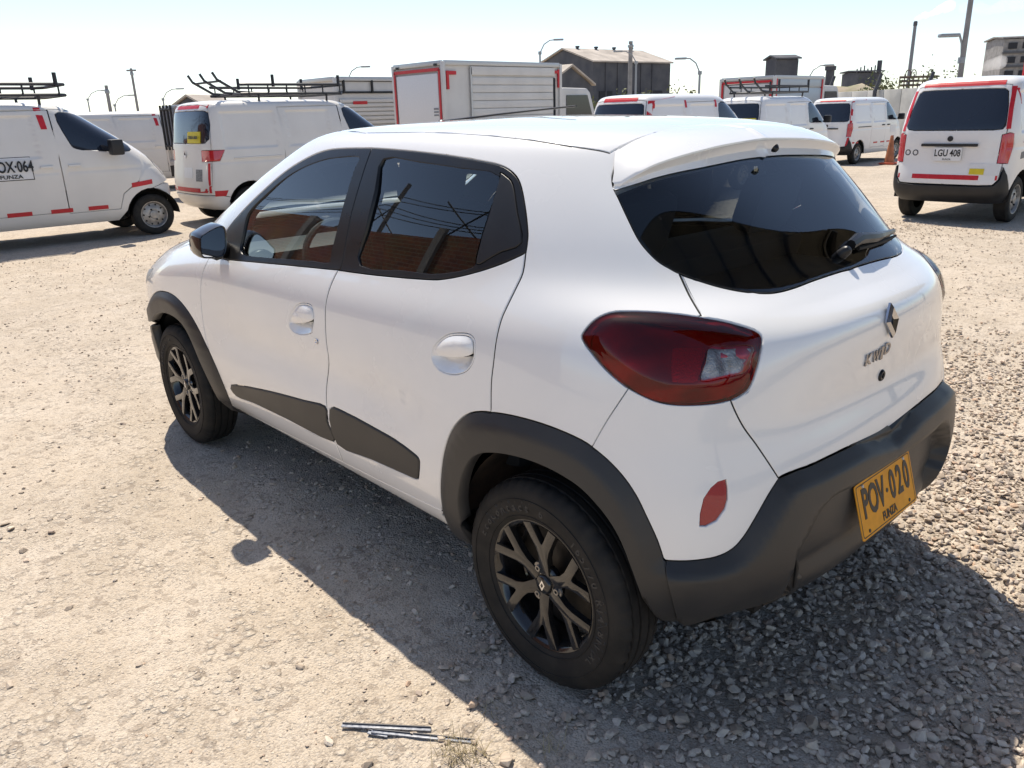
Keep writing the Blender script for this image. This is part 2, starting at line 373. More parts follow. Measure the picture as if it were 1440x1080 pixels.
    h=math_('ADD',math_('ADD',math_('MULTIPLY',cm,1.0),math_('MULTIPLY',cm3,.5)),math_('ADD',math_('MULTIPLY',h2,.35),math_('MULTIPLY',noise(60,6,.7),.5)))
    bn=N(t,'ShaderNodeBump'); bn.inputs['Strength'].default_value=.75; bn.inputs['Distance'].default_value=.010; L.new(h,bn.inputs['Height']); L.new(bn.outputs[0],b.inputs['Normal'])
    return m
ground=link('ground',trimesh('ground',GV,GT),ground_mat(),kind='structure')
# --- loose stones
def stone_shape(seed):
    r=np.random.default_rng(seed); bm=bmesh.new()
    P=r.normal(size=(17,3)); P/=np.linalg.norm(P,axis=1,keepdims=True); P*=r.uniform(.82,1.0,(17,1)); P*=[1,r.uniform(.62,.9),r.uniform(.42,.68)]
    for p in P: bm.verts.new(p*.5)
    o=bmesh.ops.convex_hull(bm,input=bm.verts); bmesh.ops.delete(bm,geom=[v for v in bm.verts if not v.link_faces],context='VERTS'); bmesh.ops.triangulate(bm,faces=bm.faces); bmesh.ops.recalc_face_normals(bm,faces=bm.faces)
    bm.verts.index_update(); V=np.array([tuple(v.co) for v in bm.verts]); T=np.array([[v.index for v in f.verts] for f in bm.faces]); bm.free(); return V,T
SH=[stone_shape(40+i) for i in range(12)]
def stone_mat():
    m=bpy.data.materials.new('river gravel stone'); m.use_nodes=True; t=m.node_tree; L=t.links; b=t.nodes['Principled BSDF']; b.inputs['Roughness'].default_value=.85; b.inputs['Specular IOR Level'].default_value=.25
    g=N(t,'ShaderNodeNewGeometry'); oi=N(t,'ShaderNodeObjectInfo'); a=N(t,'ShaderNodeMath',operation='ADD'); L.new(g.outputs['Random Per Island'],a.inputs[0]); L.new(oi.outputs['Random'],a.inputs[1]); f=N(t,'ShaderNodeMath',operation='FRACT'); L.new(a.outputs[0],f.inputs[0])
    cr=N(t,'ShaderNodeValToRGB'); L.new(f.outputs[0],cr.inputs[0]); e=cr.color_ramp.elements
    for i,(p,c) in enumerate(((0,(.34,.275,.215)),(.25,(.50,.41,.325)),(.5,(.57,.475,.38)),(.72,(.62,.53,.435)),(.86,(.40,.335,.285)),(.95,(.54,.38,.27)),(1,(.68,.60,.51)))):
        q=e[i] if i<2 else e.new(p); q.position=p; q.color=(*c,1)
    tc=N(t,'ShaderNodeTexCoord'); nz=N(t,'ShaderNodeTexNoise'); nz.inputs['Scale'].default_value=90; nz.inputs['Detail'].default_value=5; L.new(g.outputs['Position'],nz.inputs['Vector'])
    mx=N(t,'ShaderNodeMix',data_type='RGBA',blend_type='MULTIPLY'); mx.inputs[0].default_value=.55; L.new(cr.outputs[0],mx.inputs[6]); r=N(t,'ShaderNodeMapRange'); r.inputs[3].default_value=.5; r.inputs[4].default_value=1.5; L.new(nz.outputs[0],r.inputs[0]); L.new(r.outputs[0],mx.inputs[7]); L.new(mx.outputs[2],b.inputs['Base Color'])
    bn=N(t,'ShaderNodeBump'); bn.inputs['Strength'].default_value=.5; bn.inputs['Distance'].default_value=.003; L.new(nz.outputs[0],bn.inputs['Height']); L.new(bn.outputs[0],b.inputs['Normal']); return m
stonem=stone_mat()
rg=np.random.default_rng(11)
def scatter(n,x0,x1,y0,y1,s0,s1,keep,pw=1.6):
    x=rg.uniform(x0,x1,n); y=rg.uniform(y0,y1,n); k=rg.random(n)<keep(x,y); x,y=x[k],y[k]; s=s0+(s1-s0)*rg.random(len(x))**pw; return np.stack([x,y,s],1)
def dense(x,y):
    edge=.80-.55*_s(.05,.75,x)-.9*_s(.7,1.4,x)+.30*vnoise(x,y,1.6,4)+.12*vnoise(x,y,5,5); return _s(-.30,.30,edge-y)
def _s(a,b,x): t=np.clip((np.asarray(x)-a)/(b-a),0,1); return t*t*(3-2*t)
ST=np.concatenate([
 scatter(25000,-1.45,1.3,-1.5,1.2,.012,.034,dense), scatter(1500,-1.45,1.3,-1.5,1.2,.030,.050,dense),
 scatter(30000,-2.2,3.2,-4.2,-1.3,.014,.036,lambda x,y:.9*_s(-4.3,-2.0,y)), scatter(14000,-2.5,4,-9,-3.0,.010,.030,lambda x,y:.35+.5*(vnoise(x,y,.8,3)>0)),
 scatter(9000,2.6,9,-9,-.9,.012,.034,lambda x,y:.3+.7*(vnoise(x,y,.7,3)>0)),
 scatter(11000,-.9,3.2,.3,3.2,.004,.014,lambda x,y:.25+.75*(vnoise(x,y,1.1,2)>.0)),
 scatter(620,-.7,3.0,.5,3.0,.014,.042,lambda x,y:.15+.85*(vnoise(x,y,1.3,3)>.05)),
 scatter(2200,.2,2.2,-.8,1.0,.008,.030,lambda x,y:.4+.6*(vnoise(x,y,2,1)>0)),
 scatter(7000,2.4,10,-2.5,5,.010,.030,lambda x,y:.2+.8*(vnoise(x,y,.9,2)>.02))])
# spots taken by the tyres stay clear
for wx,wy in ((0,.697),(0,-.697),(2.423,.697),(2.423,-.697)): ST=ST[~((np.abs(ST[:,0]-wx)<.13)&(np.abs(ST[:,1]-wy)<.10))]
n=len(ST); shp=rg.integers(0,len(SH),n); rz=rg.uniform(0,2*math.pi,n); ti=rg.normal(0,.22,(n,2)); fl=rg.uniform(.8,1.15,(n,3))
lift=np.where(rg.random(n)<.55,.12,.30)*dense(ST[:,0],ST[:,1])+.10
def place(i):
    V,T=SH[shp[i]]; c,s=math.cos(rz[i]),math.sin(rz[i]); P=V*fl[i]*ST[i,2]
    a,b=ti[i]; P=P+np.stack([0*P[:,0],0*P[:,0],a*P[:,0]+b*P[:,1]],1); P=P@np.array([[c,s,0],[-s,c,0],[0,0,1]])
    return P+[ST[i,0],ST[i,1],float(gz(ST[i,0],ST[i,1]))+lift[i]*ST[i,2]],T
# the 300 stones that show largest are objects of their own
q=pj(np.column_stack([ST[:,:2],np.zeros(n)])); dd=np.linalg.norm(np.column_stack([ST[:,:2],np.zeros(n)])-CAMC,axis=1)
vis=(q[:,0]>5)&(q[:,0]<1435)&(q[:,1]>5)&(q[:,1]<1072)&~((np.abs(ST[:,1])<.80)&(ST[:,0]>-.50)&(ST[:,0]<2.9)&~((ST[:,0]<0)&(ST[:,1]>.5)))
big=np.argsort(-(ST[:,2]/dd)*vis)[:300]; isb=np.zeros(n,bool); isb[big]=True
SME=[trimesh('stone',V,T,False) for V,T in SH]
for i in big:
    o=bpy.data.objects.new('stone',SME[shp[i]]); COL.objects.link(o); o.parent=ground
    if not SME[shp[i]].materials: SME[shp[i]].materials.append(stonem)
    o.location=(ST[i,0],ST[i,1],float(gz(ST[i,0],ST[i,1]))+lift[i]*ST[i,2]); o.rotation_euler=(ti[i,1],-ti[i,0],rz[i]); o.scale=tuple(fl[i]*ST[i,2])
AV=[];AT=[];k=0
for i in np.nonzero(~isb)[0]:
    P,T=place(i); AV.append(P); AT.append(T+k); k+=len(P)
link('gravel',trimesh('gravel',np.concatenate(AV),np.concatenate(AT),False),stonem,ground,kind='stuff')
# ================================================================ far buildings, walls, posts
def far(px,D):
    v=pray([px])[0]; h=np.hypot(v[0],v[1]); return CAMC+v*(D/h)
def gpt(px,D): p=far((px,150),D); return np.array([p[0],p[1],0.])
darkcl=mat('weathered dark cladding',(.060,.064,.078),.8,noise=.4,nscale=.5,col2=(.095,.098,.108))
roofm=mat('pale fibre cement roof',(.34,.30,.26),.85,noise=.45,nscale=.35,col2=(.52,.46,.40)); concr=mat('grey concrete',(.30,.29,.285),.85,noise=.3,nscale=1.5); galv=mat('galvanised post',(.30,.32,.34),.5,metal=.4)
whitew=mat('whitewashed wall',(.56,.55,.52),.85,noise=.35,nscale=1.2,col2=(.40,.40,.38))
def hall(name,P0,dx,dy,L,W,he,hr,wm,rm,label,ribs=True,vents=0,cat='warehouse'):
    """gable building: corner P0, long side along dx (L), gable side along dy (W)"""
    root=empty(name,tuple(P0),label=label,cat=cat); dx=np.array([*dx,0.])/np.linalg.norm(dx); dy=np.array([*dy,0.])/np.linalg.norm(dy); up=np.array([0,0,1.])
    C=lambda a,b,c:dx*a+dy*b+up*c
    MB().add([C(0,0,0),C(L,0,0),C(L,0,he),C(0,0,he),C(0,W,0),C(L,W,0),C(L,W,he),C(0,W,he),C(0,W/2,hr),C(L,W/2,hr)],[(0,1,2,3),(4,7,6,5),(0,3,8,7,4),(1,5,6,9,2),(3,2,9,8),(7,8,9,6)]).build('wall',wm,root)
    o=.4; t=.25; e=(hr-he)/(W/2)*o
    for s in (0,1):
        a=[C(-o,-o if s==0 else W+o,he-e+.15),C(L+o,-o if s==0 else W+o,he-e+.15),C(L+o,W/2,hr+.15),C(-o,W/2,hr+.15)]
        MB().add(a+[q+up*t for q in a],[(0,1,2,3),(4,7,6,5),(0,4,5,1),(1,5,6,2),(2,6,7,3),(3,7,4,0)]).build('roof_slope',rm,root)
    if ribs:
        for k in range(1,int(L/3)): MB().box(C(k*3,-.06,he/2),(.25,.25,he-.2),rz=math.atan2(dx[1],dx[0])).build('wall_rib',wm,root)
        for k in range(3): MB().box(C(L*(.15+.33*k),-.05,he*.42),(L*.16,.2,he*.18),rz=math.atan2(dx[1],dx[0])).build('louvre',mat('dark opening',(.02,.022,.028),.7),root)
    for k in range(vents): MB().lathe([(.25,-.4),(.25,.45),(.4,.5),(.4,.75),(0,.8)],12,Matrix.Translation(C(L*(.15+.7*k/max(1,vents-1)),W*.47,hr))).build('roof_vent',wm,root)
    return root
def facing(px,D,th):
    p=gpt(px,D); r=p[:2]-CAMC[:2]; r=r/np.linalg.norm(r); t=np.array([r[1],-r[0]]); c,s=math.cos(th),math.sin(th); return p,c*t+s*r,-s*t+c*r
P,dx,dy=facing(834,150,.76); hall('warehouse',P,dx,dy,20,15.6,9.7,12.2,darkcl,roofm,'large dark clad warehouse with pale gable roof beyond the vans',vents=4)
P,dx,dy=facing(832,112,2.5); hall('storage_shed',P,dx,dy,14,9,4.8,6.9,darkcl,roofm,'low dark shed with pale roof in front of the large warehouse',ribs=False,cat='shed')
P,dx,dy=facing(1088,160,.5); hall('plant_room',P,dx,dy,4.2,4,9.4,9.9,darkcl,darkcl,'small dark block rising above the aluminium box truck',ribs=False,cat='building')
P,dx,dy=facing(292,120,.9); hall('workshop_shed',P,dx,dy,6,6,3.4,4.9,darkcl,roofm,'dark shed gable behind the van with hooked rack',ribs=False,cat='shed')
# process block with its stair tower, chimney, pipe rack
P,dx,dy=facing(1202,190,.55); b=hall('process_block',P,dx,dy,5.4,6,7.6,7.8,darkcl,darkcl,'dark industrial block with rooftop pipework beyond the wall',ribs=True,cat='building')
for k in range(6): MB().tube([(.6+k*.8*dx[0]-.3,k*.8*dx[1],7.6),(.6+k*.8*dx[0]-.3,k*.8*dx[1],8.4+(k%3)*.3)],.14,6).build('roof_pipe',darkcl,b)
q=dx*4.6; MB().box((q[0],q[1],8.6),(.7,.7,2.6)).build('stair_tower',darkcl,b)
p=gpt(1163,170); st=empty('exhaust_stack',tuple(p),label='short dark exhaust stack left of the process block',cat='stack'); MB().tube([(0,0,0),(0,0,7.6)],[.9,.75],12).build('stack_shaft',darkcl,st,smooth=True); MB().lathe([(.75,7.6),(1.0,7.6),(1.0,8.3),(.6,8.4)],12).build('stack_cap',darkcl,st)
p=gpt(1273,260); ch=empty('chimney',tuple(p),label='tall thin grey chimney trailing white smoke',cat='chimney')
ctop=far((1283,30),260)[2]; MB().tube([(0,0,0),(0,0,ctop)],[.55,.42],16).build('chimney_shaft',mat('grey steel chimney',(.20,.21,.23),.6),ch,smooth=True); MB().lathe([(.45,ctop-1.2),(.52,ctop-1.1),(.52,ctop-.3),(.4,ctop)],16).build('chimney_collar',darkcl,ch)
p=gpt(1286,235); pr=empty('pipe_rack',tuple(p),label='rusty pipe rack with loops at the foot of the tall chimney',cat='pipework'); pm=mat('rusty dark steel',(.07,.06,.058),.8,noise=.5,nscale=.8,col2=(.13,.09,.07))
t_=np.array([CR[0],CR[1],0])
for k in range(9): a=t_*(k*1.15-4.5); MB().tube([a,a+[0,0,7.6+(k%2)*.6]],.16,6).build('rack_post',pm,pr)
for z in (4.6,5.6,6.6,7.5): MB().tube([t_*-4.6+[0,0,z],t_*4.8+[0,0,z]],.28,6).build('rack_pipe',pm,pr)
for k in (-2.6,-1.2,3.0): MB().tube([t_*(k+.6*math.cos(a))+np.array([0,0,8.2+1.0*math.sin(a)]) for a in np.linspace(-.4,math.pi+.4,12)],.12,6).build('pipe_loop',pm,pr,smooth=True)
P,dx,dy=facing(1398,190,.35); b=hall('concrete_plant',P,dx,dy,16,9,12.4,12.8,concr,concr,'grey stepped concrete plant building above the van numbered LGU 408',ribs=False,cat='building')
for z in (5,7.5,10.0): MB().box(dx_*0 if False else np.array([*(dx*8-dy*.15),z]),(16.2,.5,.35),rz=math.atan2(dx[1],dx[0])).build('floor_band',mat('dark band',(.10,.10,.105),.8),b)
for k in range(6):
    for z in (6.2,8.7,11.2): MB().box(np.array([*(dx*(1.6+2.5*k)-dy*.05),z]),(1.5,.3,1.1),rz=math.atan2(dx[1],dx[0])).build('window_opening',mat('dark opening',(.02,.022,.028),.7),b)
p=gpt(1440,60); rs=empty('red_hoarding',tuple(p),label='red hoarding panel beside the grey concrete plant',cat='hoarding'); MB().box((0,0,3.2),(.8,.12,2.2),rz=math.atan2(CR[1],CR[0])).build('hoarding_panel',redtape_:=mat('red painted panel',(.55,.02,.03),.5),rs); MB().tube([(0,0,0),(0,0,2.2)],.06,8).build('hoarding_post',galv,rs)
# boundary wall behind the right-hand vans, with posts
w0,w1=gpt(1140,46),gpt(1460,34); d=(w1-w0); Lw=np.linalg.norm(d); d/=Lw; wl=empty('boundary_wall',tuple(w0),label='pale concrete boundary wall behind the parked vans',cat='wall'); nb=12
for k in range(nb):
    c=d*(Lw*(k+.5)/nb); MB().box((c[0],c[1],1.02),(Lw/nb-.03,.18,2.04),rz=math.atan2(d[1],d[0])).build('wall_panel',whitew,wl,bevel=.02)
for px in (1228,1163,1300):
    p=gpt(px,41); b_=empty('leaning_post',tuple(p),label='dark post leaning above the boundary wall',cat='post',group='posts along the boundary wall'); MB().tube([(0,0,0),(0,0,2.0),(-.1*CR[0]*-2,-.1*CR[1]*-2,2.7)],[.09,.09,.08],8).build('post_shaft',darkcl,b_); MB().box((0,0,.06),(.3,.3,.12)).build('post_foot',concr,b_)
# street lamps and poles
def lamp(px,ytop,D,dirn,lb,arm=2.2,r=.065,low=False):
    top=far((px,ytop),D); z=top[2]; root=empty('street_lamp',(top[0],top[1],0),label=lb,cat='street lamp',group='street lamps beyond the vans'); t=np.array([CR[0],CR[1],0.])*dirn
    MB().tube([(0,0,0),(0,0,z-.8)],[r*1.3,r],10).build('lamp_post',galv,root,smooth=True)
    MB().tube([(0,0,z-.9),(0,0,z-.7)],[r*1.9,r*1.9],10).build('lamp_collar',galv,root)
    MB().tube([np.array([0,0,z-.8]),t*arm*.3+[0,0,z-.25],t*arm*.7+[0,0,z],t*arm+[0,0,z+.02]],r*.6,8).build('lamp_arm',galv,root,smooth=True)
    c=t*(arm+.3)+[0,0,z+.02]; MB().box(c,(.7,.26,.12),rz=math.atan2(t[1],t[0])).build('lamp_head',galv,root,bevel=.05)
for a in ((759,57,60,1,'grey street lamp rising behind the roller shutter truck'),(985,82,52,-1,'grey street lamp between the warehouse and the rack van, arm towards the warehouse'),(1138,93,62,1,'grey street lamp rising behind the aluminium sided box truck'),(488,95,64,1,'grey street lamp above the plank-sided truck'),
 (227,126,80,1,'thin street lamp above the vehicle with the barred window'),(159,135,85,1,'small street lamp beside the plain concrete pole'),(895,72,66,-1,'grey street lamp standing close beside the thick grey pole'),(1357,50,34,-1,'short armed lamp beside the very tall grey pole'),(121,128,95,1,'faint far street lamp above the van lettered on its flank')): lamp(*a,arm=1.0*a[2]/60 if a[0]!=1357 else .25)
def pole(px,y,D,r,label,cross=False,m=None):
    top=far((px,y),D); root=empty('utility_pole',(top[0],top[1],0),label=label,cat='pole'); MB().tube([(0,0,0),(0,0,top[2])],[r*1.25,r],10).build('pole_shaft',m or concr,root,smooth=True)
    t=np.array([CR[0],CR[1],0.])
    if cross: MB().box((0,0,top[2]-.15),(.7,.12,.12),rz=math.atan2(t[1],t[0])).build('cross_arm',concr,root)
    MB().lathe([(r*1.3,top[2]-.5),(r*1.5,top[2]-.45),(r*1.5,top[2]-.3),(r,top[2]-.25)],10).build('pole_band',galv,root)
pole(184,96,70,.085,'slim concrete pole with a short cross arm at its top',True); pole(149,120,60,.10,'plain concrete pole behind the vans in the left row'); pole(887,58,75,.17,'thick grey concrete pole before the dark warehouse'); pole(1371,-40,34,.085,'very tall grey pole behind the van numbered LGU 408')
# smoke
def smoke(name,pts,rad,dens,label):
    pts=[np.array(p) for p in pts]; bm=bmesh.new(); r=random.Random(4)
    n=26
    for k in range(n):
        t=k/(n-1)*(len(pts)-1); i=min(int(t),len(pts)-2); f=t-i; c=pts[i]*(1-f)+pts[i+1]*f; R=rad[0]+(rad[1]-rad[0])*k/(n-1)
        for _ in range(2):
            o=bmesh.ops.create_icosphere(bm,subdivisions=2,radius=R*r.uniform(.6,1.1)); bmesh.ops.translate(bm,verts=o['verts'],vec=Vector(c+np.array([r.uniform(-1,1)*R*.6,r.uniform(-1,1)*R*.6,r.uniform(-1,1)*R*.5])))
    me=bpy.data.meshes.new(name); bm.to_mesh(me); bm.free()
    m=bpy.data.materials.new(name); m.use_nodes=True; nt_=m.node_tree; nt_.nodes.clear(); o=N(nt_,'ShaderNodeOutputMaterial'); v=N(nt_,'ShaderNodeVolumePrincipled'); v.inputs['Color'].default_value=(.995,.995,1,1); v.inputs['Density'].default_value=dens; v.inputs['Anisotropy'].default_value=.2; nt_.links.new(v.outputs[0],o.inputs['Volume'])
    ob=link(name,me,m,label=label,cat='smoke',kind='stuff')
    rm_=ob.modifiers.new('merge','REMESH'); rm_.mode='VOXEL'; rm_.voxel_size=max(.5,rad[0]*.5); return ob
smoke('smoke_plume',[far(p,262) for p in ((1284,28),(1300,22),(1322,14),(1340,6))],(.5,1.3),.5,'white smoke trailing from the tall chimney')
smoke('smoke_drift',[far(p,262) for p in ((1350,9),(1372,12),(1396,13),(1420,6),(1442,1))],(1.2,1.7),.07,'thin smoke drifting away beyond the tall pole')
smoke('steam_cloud',[far(p,186) for p in ((1386,95),(1397,90),(1410,87))],(.7,1.0),.22,'white steam before the grey concrete plant')
# planting beyond the wall
leafm=mat('dusty leaves',(.085,.105,.040),.7,noise=.5,nscale=3,col2=(.16,.17,.07)); twig=mat('dry twig',(.12,.095,.07),.9)
def bush(px,D,w,h,z0,label,seed,nl=420):
    p=gpt(px,D); p[2]=z0; root=empty('shrub',tuple(p),label=label,cat='shrub',group=label.replace('dusty green shrub','shrubs')); r=np.random.default_rng(seed); mb=MB()
    cl=r.uniform(-1,1,(9,3))*[w*.5,w*.5,h*.35]+[0,0,h*.55]
    V=[];F=[]
    for i in range(nl):
        c=cl[r.integers(9)]+r.normal(0,1,3)*[w*.11,w*.11,h*.13]; a=r.normal(size=3); a/=np.linalg.norm(a); b=np.cross(a,r.normal(size=3)); b/=np.linalg.norm(b); s=r.uniform(.07,.17)*D/45*.8
        k=len(V); V+=[c+a*s,c+b*s*.45,c-a*s,c-b*s*.45]; F.append((k,k+1,k+2,k+3))
    o=MB().add(V,F).build('crown',leafm,root,fix=False); o['kind']='stuff'
    tb=MB(); 
    for c in cl[:6]: tb.tube([(0,0,-z0),(c[0]*.4,c[1]*.4,h*.2),tuple(c)],[.03,.02,.01],5)
    tb.build('trunk',twig,root)
for i,(px,D,w,h) in enumerate(((806,70,3.2,2.6),(822,72,2.6,2.1),(835,74,2.2,2.2),(878,80,3.0,3.0),(930,80,4.5,3.1),(1285,48,3.0,2.9),(1262,47,2.6,2.5),(1215,52,3.4,2.5),(1240,52,3.0,2.6),(960,85,2.4,2.2))): bush(px,D,w,h,0,'dusty green shrub beside the low dark shed' if px<850 else 'dusty green shrub before the large dark warehouse' if px<1000 else 'dusty green shrub at the pale boundary wall',70+i)
# sandy mound
P,dx,dy=facing(1150,130,.2); a=np.linspace(0,1,9); V=[];F=[]
for i in range(9):
    for j in range(7): s=math.sin(math.pi*i/8)*math.sin(math.pi*j/6); q=P+np.array([*(dx*(i/8*16-3)+dy*(j/6*10)),0]); V.append((q[0],q[1],4.4*s**.7+.4*math.sin(i*2.1+j)*s-.05))
F=[(i*7+j,i*7+j+1,i*7+j+8,i*7+j+7) for i in range(8) for j in range(6)]
MB().add(V,F).build('sand_mound',mat('sandy earth',(.40,.33,.25),.95,noise=.4,nscale=.6,col2=(.22,.22,.12)),None,smooth=True,kind='structure')
# ---- seen only mirrored in the glass: brick wall with cables to the left, open-sided shed behind
bw=empty('brick_wall',(0,7.2,0),label='long red brick wall along the left of the yard, mirrored in the side windows',cat='wall')
def brickm():
    m=bpy.data.materials.new('red brickwork'); m.use_nodes=True; t=m.node_tree; b=t.nodes['Principled BSDF']; tc=N(t,'ShaderNodeTexCoord'); mp=N(t,'ShaderNodeMapping'); mp.inputs['Rotation'].default_value=(math.pi/2,0,0); br=N(t,'ShaderNodeTexBrick'); t.links.new(tc.outputs['Object'],mp.inputs[0]); t.links.new(mp.outputs[0],br.inputs['Vector'])
    br.inputs['Color1'].default_value=(.36,.13,.065,1); br.inputs['Color2'].default_value=(.24,.085,.05,1); br.inputs['Mortar'].default_value=(.34,.27,.22,1); br.inputs['Scale'].default_value=1; br.inputs['Brick Width'].default_value=.33; br.inputs['Row Height'].default_value=.13; br.inputs['Mortar Size'].default_value=.012
    nz=N(t,'ShaderNodeTexNoise'); nz.inputs['Scale'].default_value=1.2; mx=N(t,'ShaderNodeMix',data_type='RGBA',blend_type='MULTIPLY'); mx.inputs[0].default_value=.6; t.links.new(tc.outputs['Object'],nz.inputs['Vector']); t.links.new(br.outputs[0],mx.inputs[6]); t.links.new(nz.outputs[1],mx.inputs[7]); t.links.new(mx.outputs[2],b.inputs['Base Color']); b.inputs['Roughness'].default_value=.9; return m
bm_=brickm()
for k in range(2,8): MB().box((-6+k*6,0,2.15+.12*math.sin(k*1.7)),(5.98,.22,4.3+.24*math.sin(k*1.7))).build('wall_bay',bm_,bw); MB().box((-3+k*6,-.16,2.2),(.30,.12,4.4)).build('wall_pier',concr,bw)
cb=empty('overhead_cables',(0,8.0,0),label='sagging black cables on posts above the brick wall',cat='cables')
for x in (4,14,27): MB().tube([(x,0,0),(x,0,6.8)],.10,8).build('cable_post',concr,cb)
for k in range(5):
    z=5.2+k*.28; MB().tube([(x,.1*k-.3,z-.5*math.sin(math.pi*((x-2)%12.5)/12.5)*(1+.25*(k%3))) for x in np.linspace(2,36,36)],.016,5).build('cable',gb_:=mat('black cable',(.01,.01,.01),.6),cb)
for a_,b_2 in (((8,0,4.2),(11,0,6.0)),((10.5,0,4.2),(8.8,0,5.8)),((12.5,0,4.2),(15.5,0,5.8)),((16,0,4.2),(14,0,5.7))): MB().tube([a_,b_2],.028,6).build('cable_stay',gb_,cb)
cs=empty('canopy',(-1.80,0,0),label='narrow canopy with dark ribbed roof, mirrored in the rear window',cat='canopy'); dkr=mat('dark ribbed sheet',(.11,.105,.085),.8,noise=.3,nscale=.5)
for k in range(10):
    y0=-18+k*2.0; V=[];n=24
    for i in range(n+1):
        a=i/n; x=-a*3.2; z=4.9+.5*math.sin(math.pi*a*.55)
        for y in (y0+.02,y0+1.98): V.append((x,y,z))
    V2=V+[(x,y,z+.05) for x,y,z in V]; m_=len(V)
    F=[(2*i,2*i+2,2*i+3,2*i+1) for i in range(n)]+[(m_+2*i,m_+2*i+1,m_+2*i+3,m_+2*i+2) for i in range(n)]
    MB().add(V2,F).build('roof_sheet',dkr,cs,fix=False)
    MB().tube([(-i/12*3.2,y0,4.78+.5*math.sin(math.pi*(i/12)*.55)) for i in range(13)],.07,6).build('roof_rib',mat('black steel',(.006,.006,.006),.6),cs)
for y in (-17,-8,1.5):
    for x in (-2.9,): MB().box((x,y-.5,2.45),(.16,.16,4.9)).build('canopy_post',darkcl,cs)
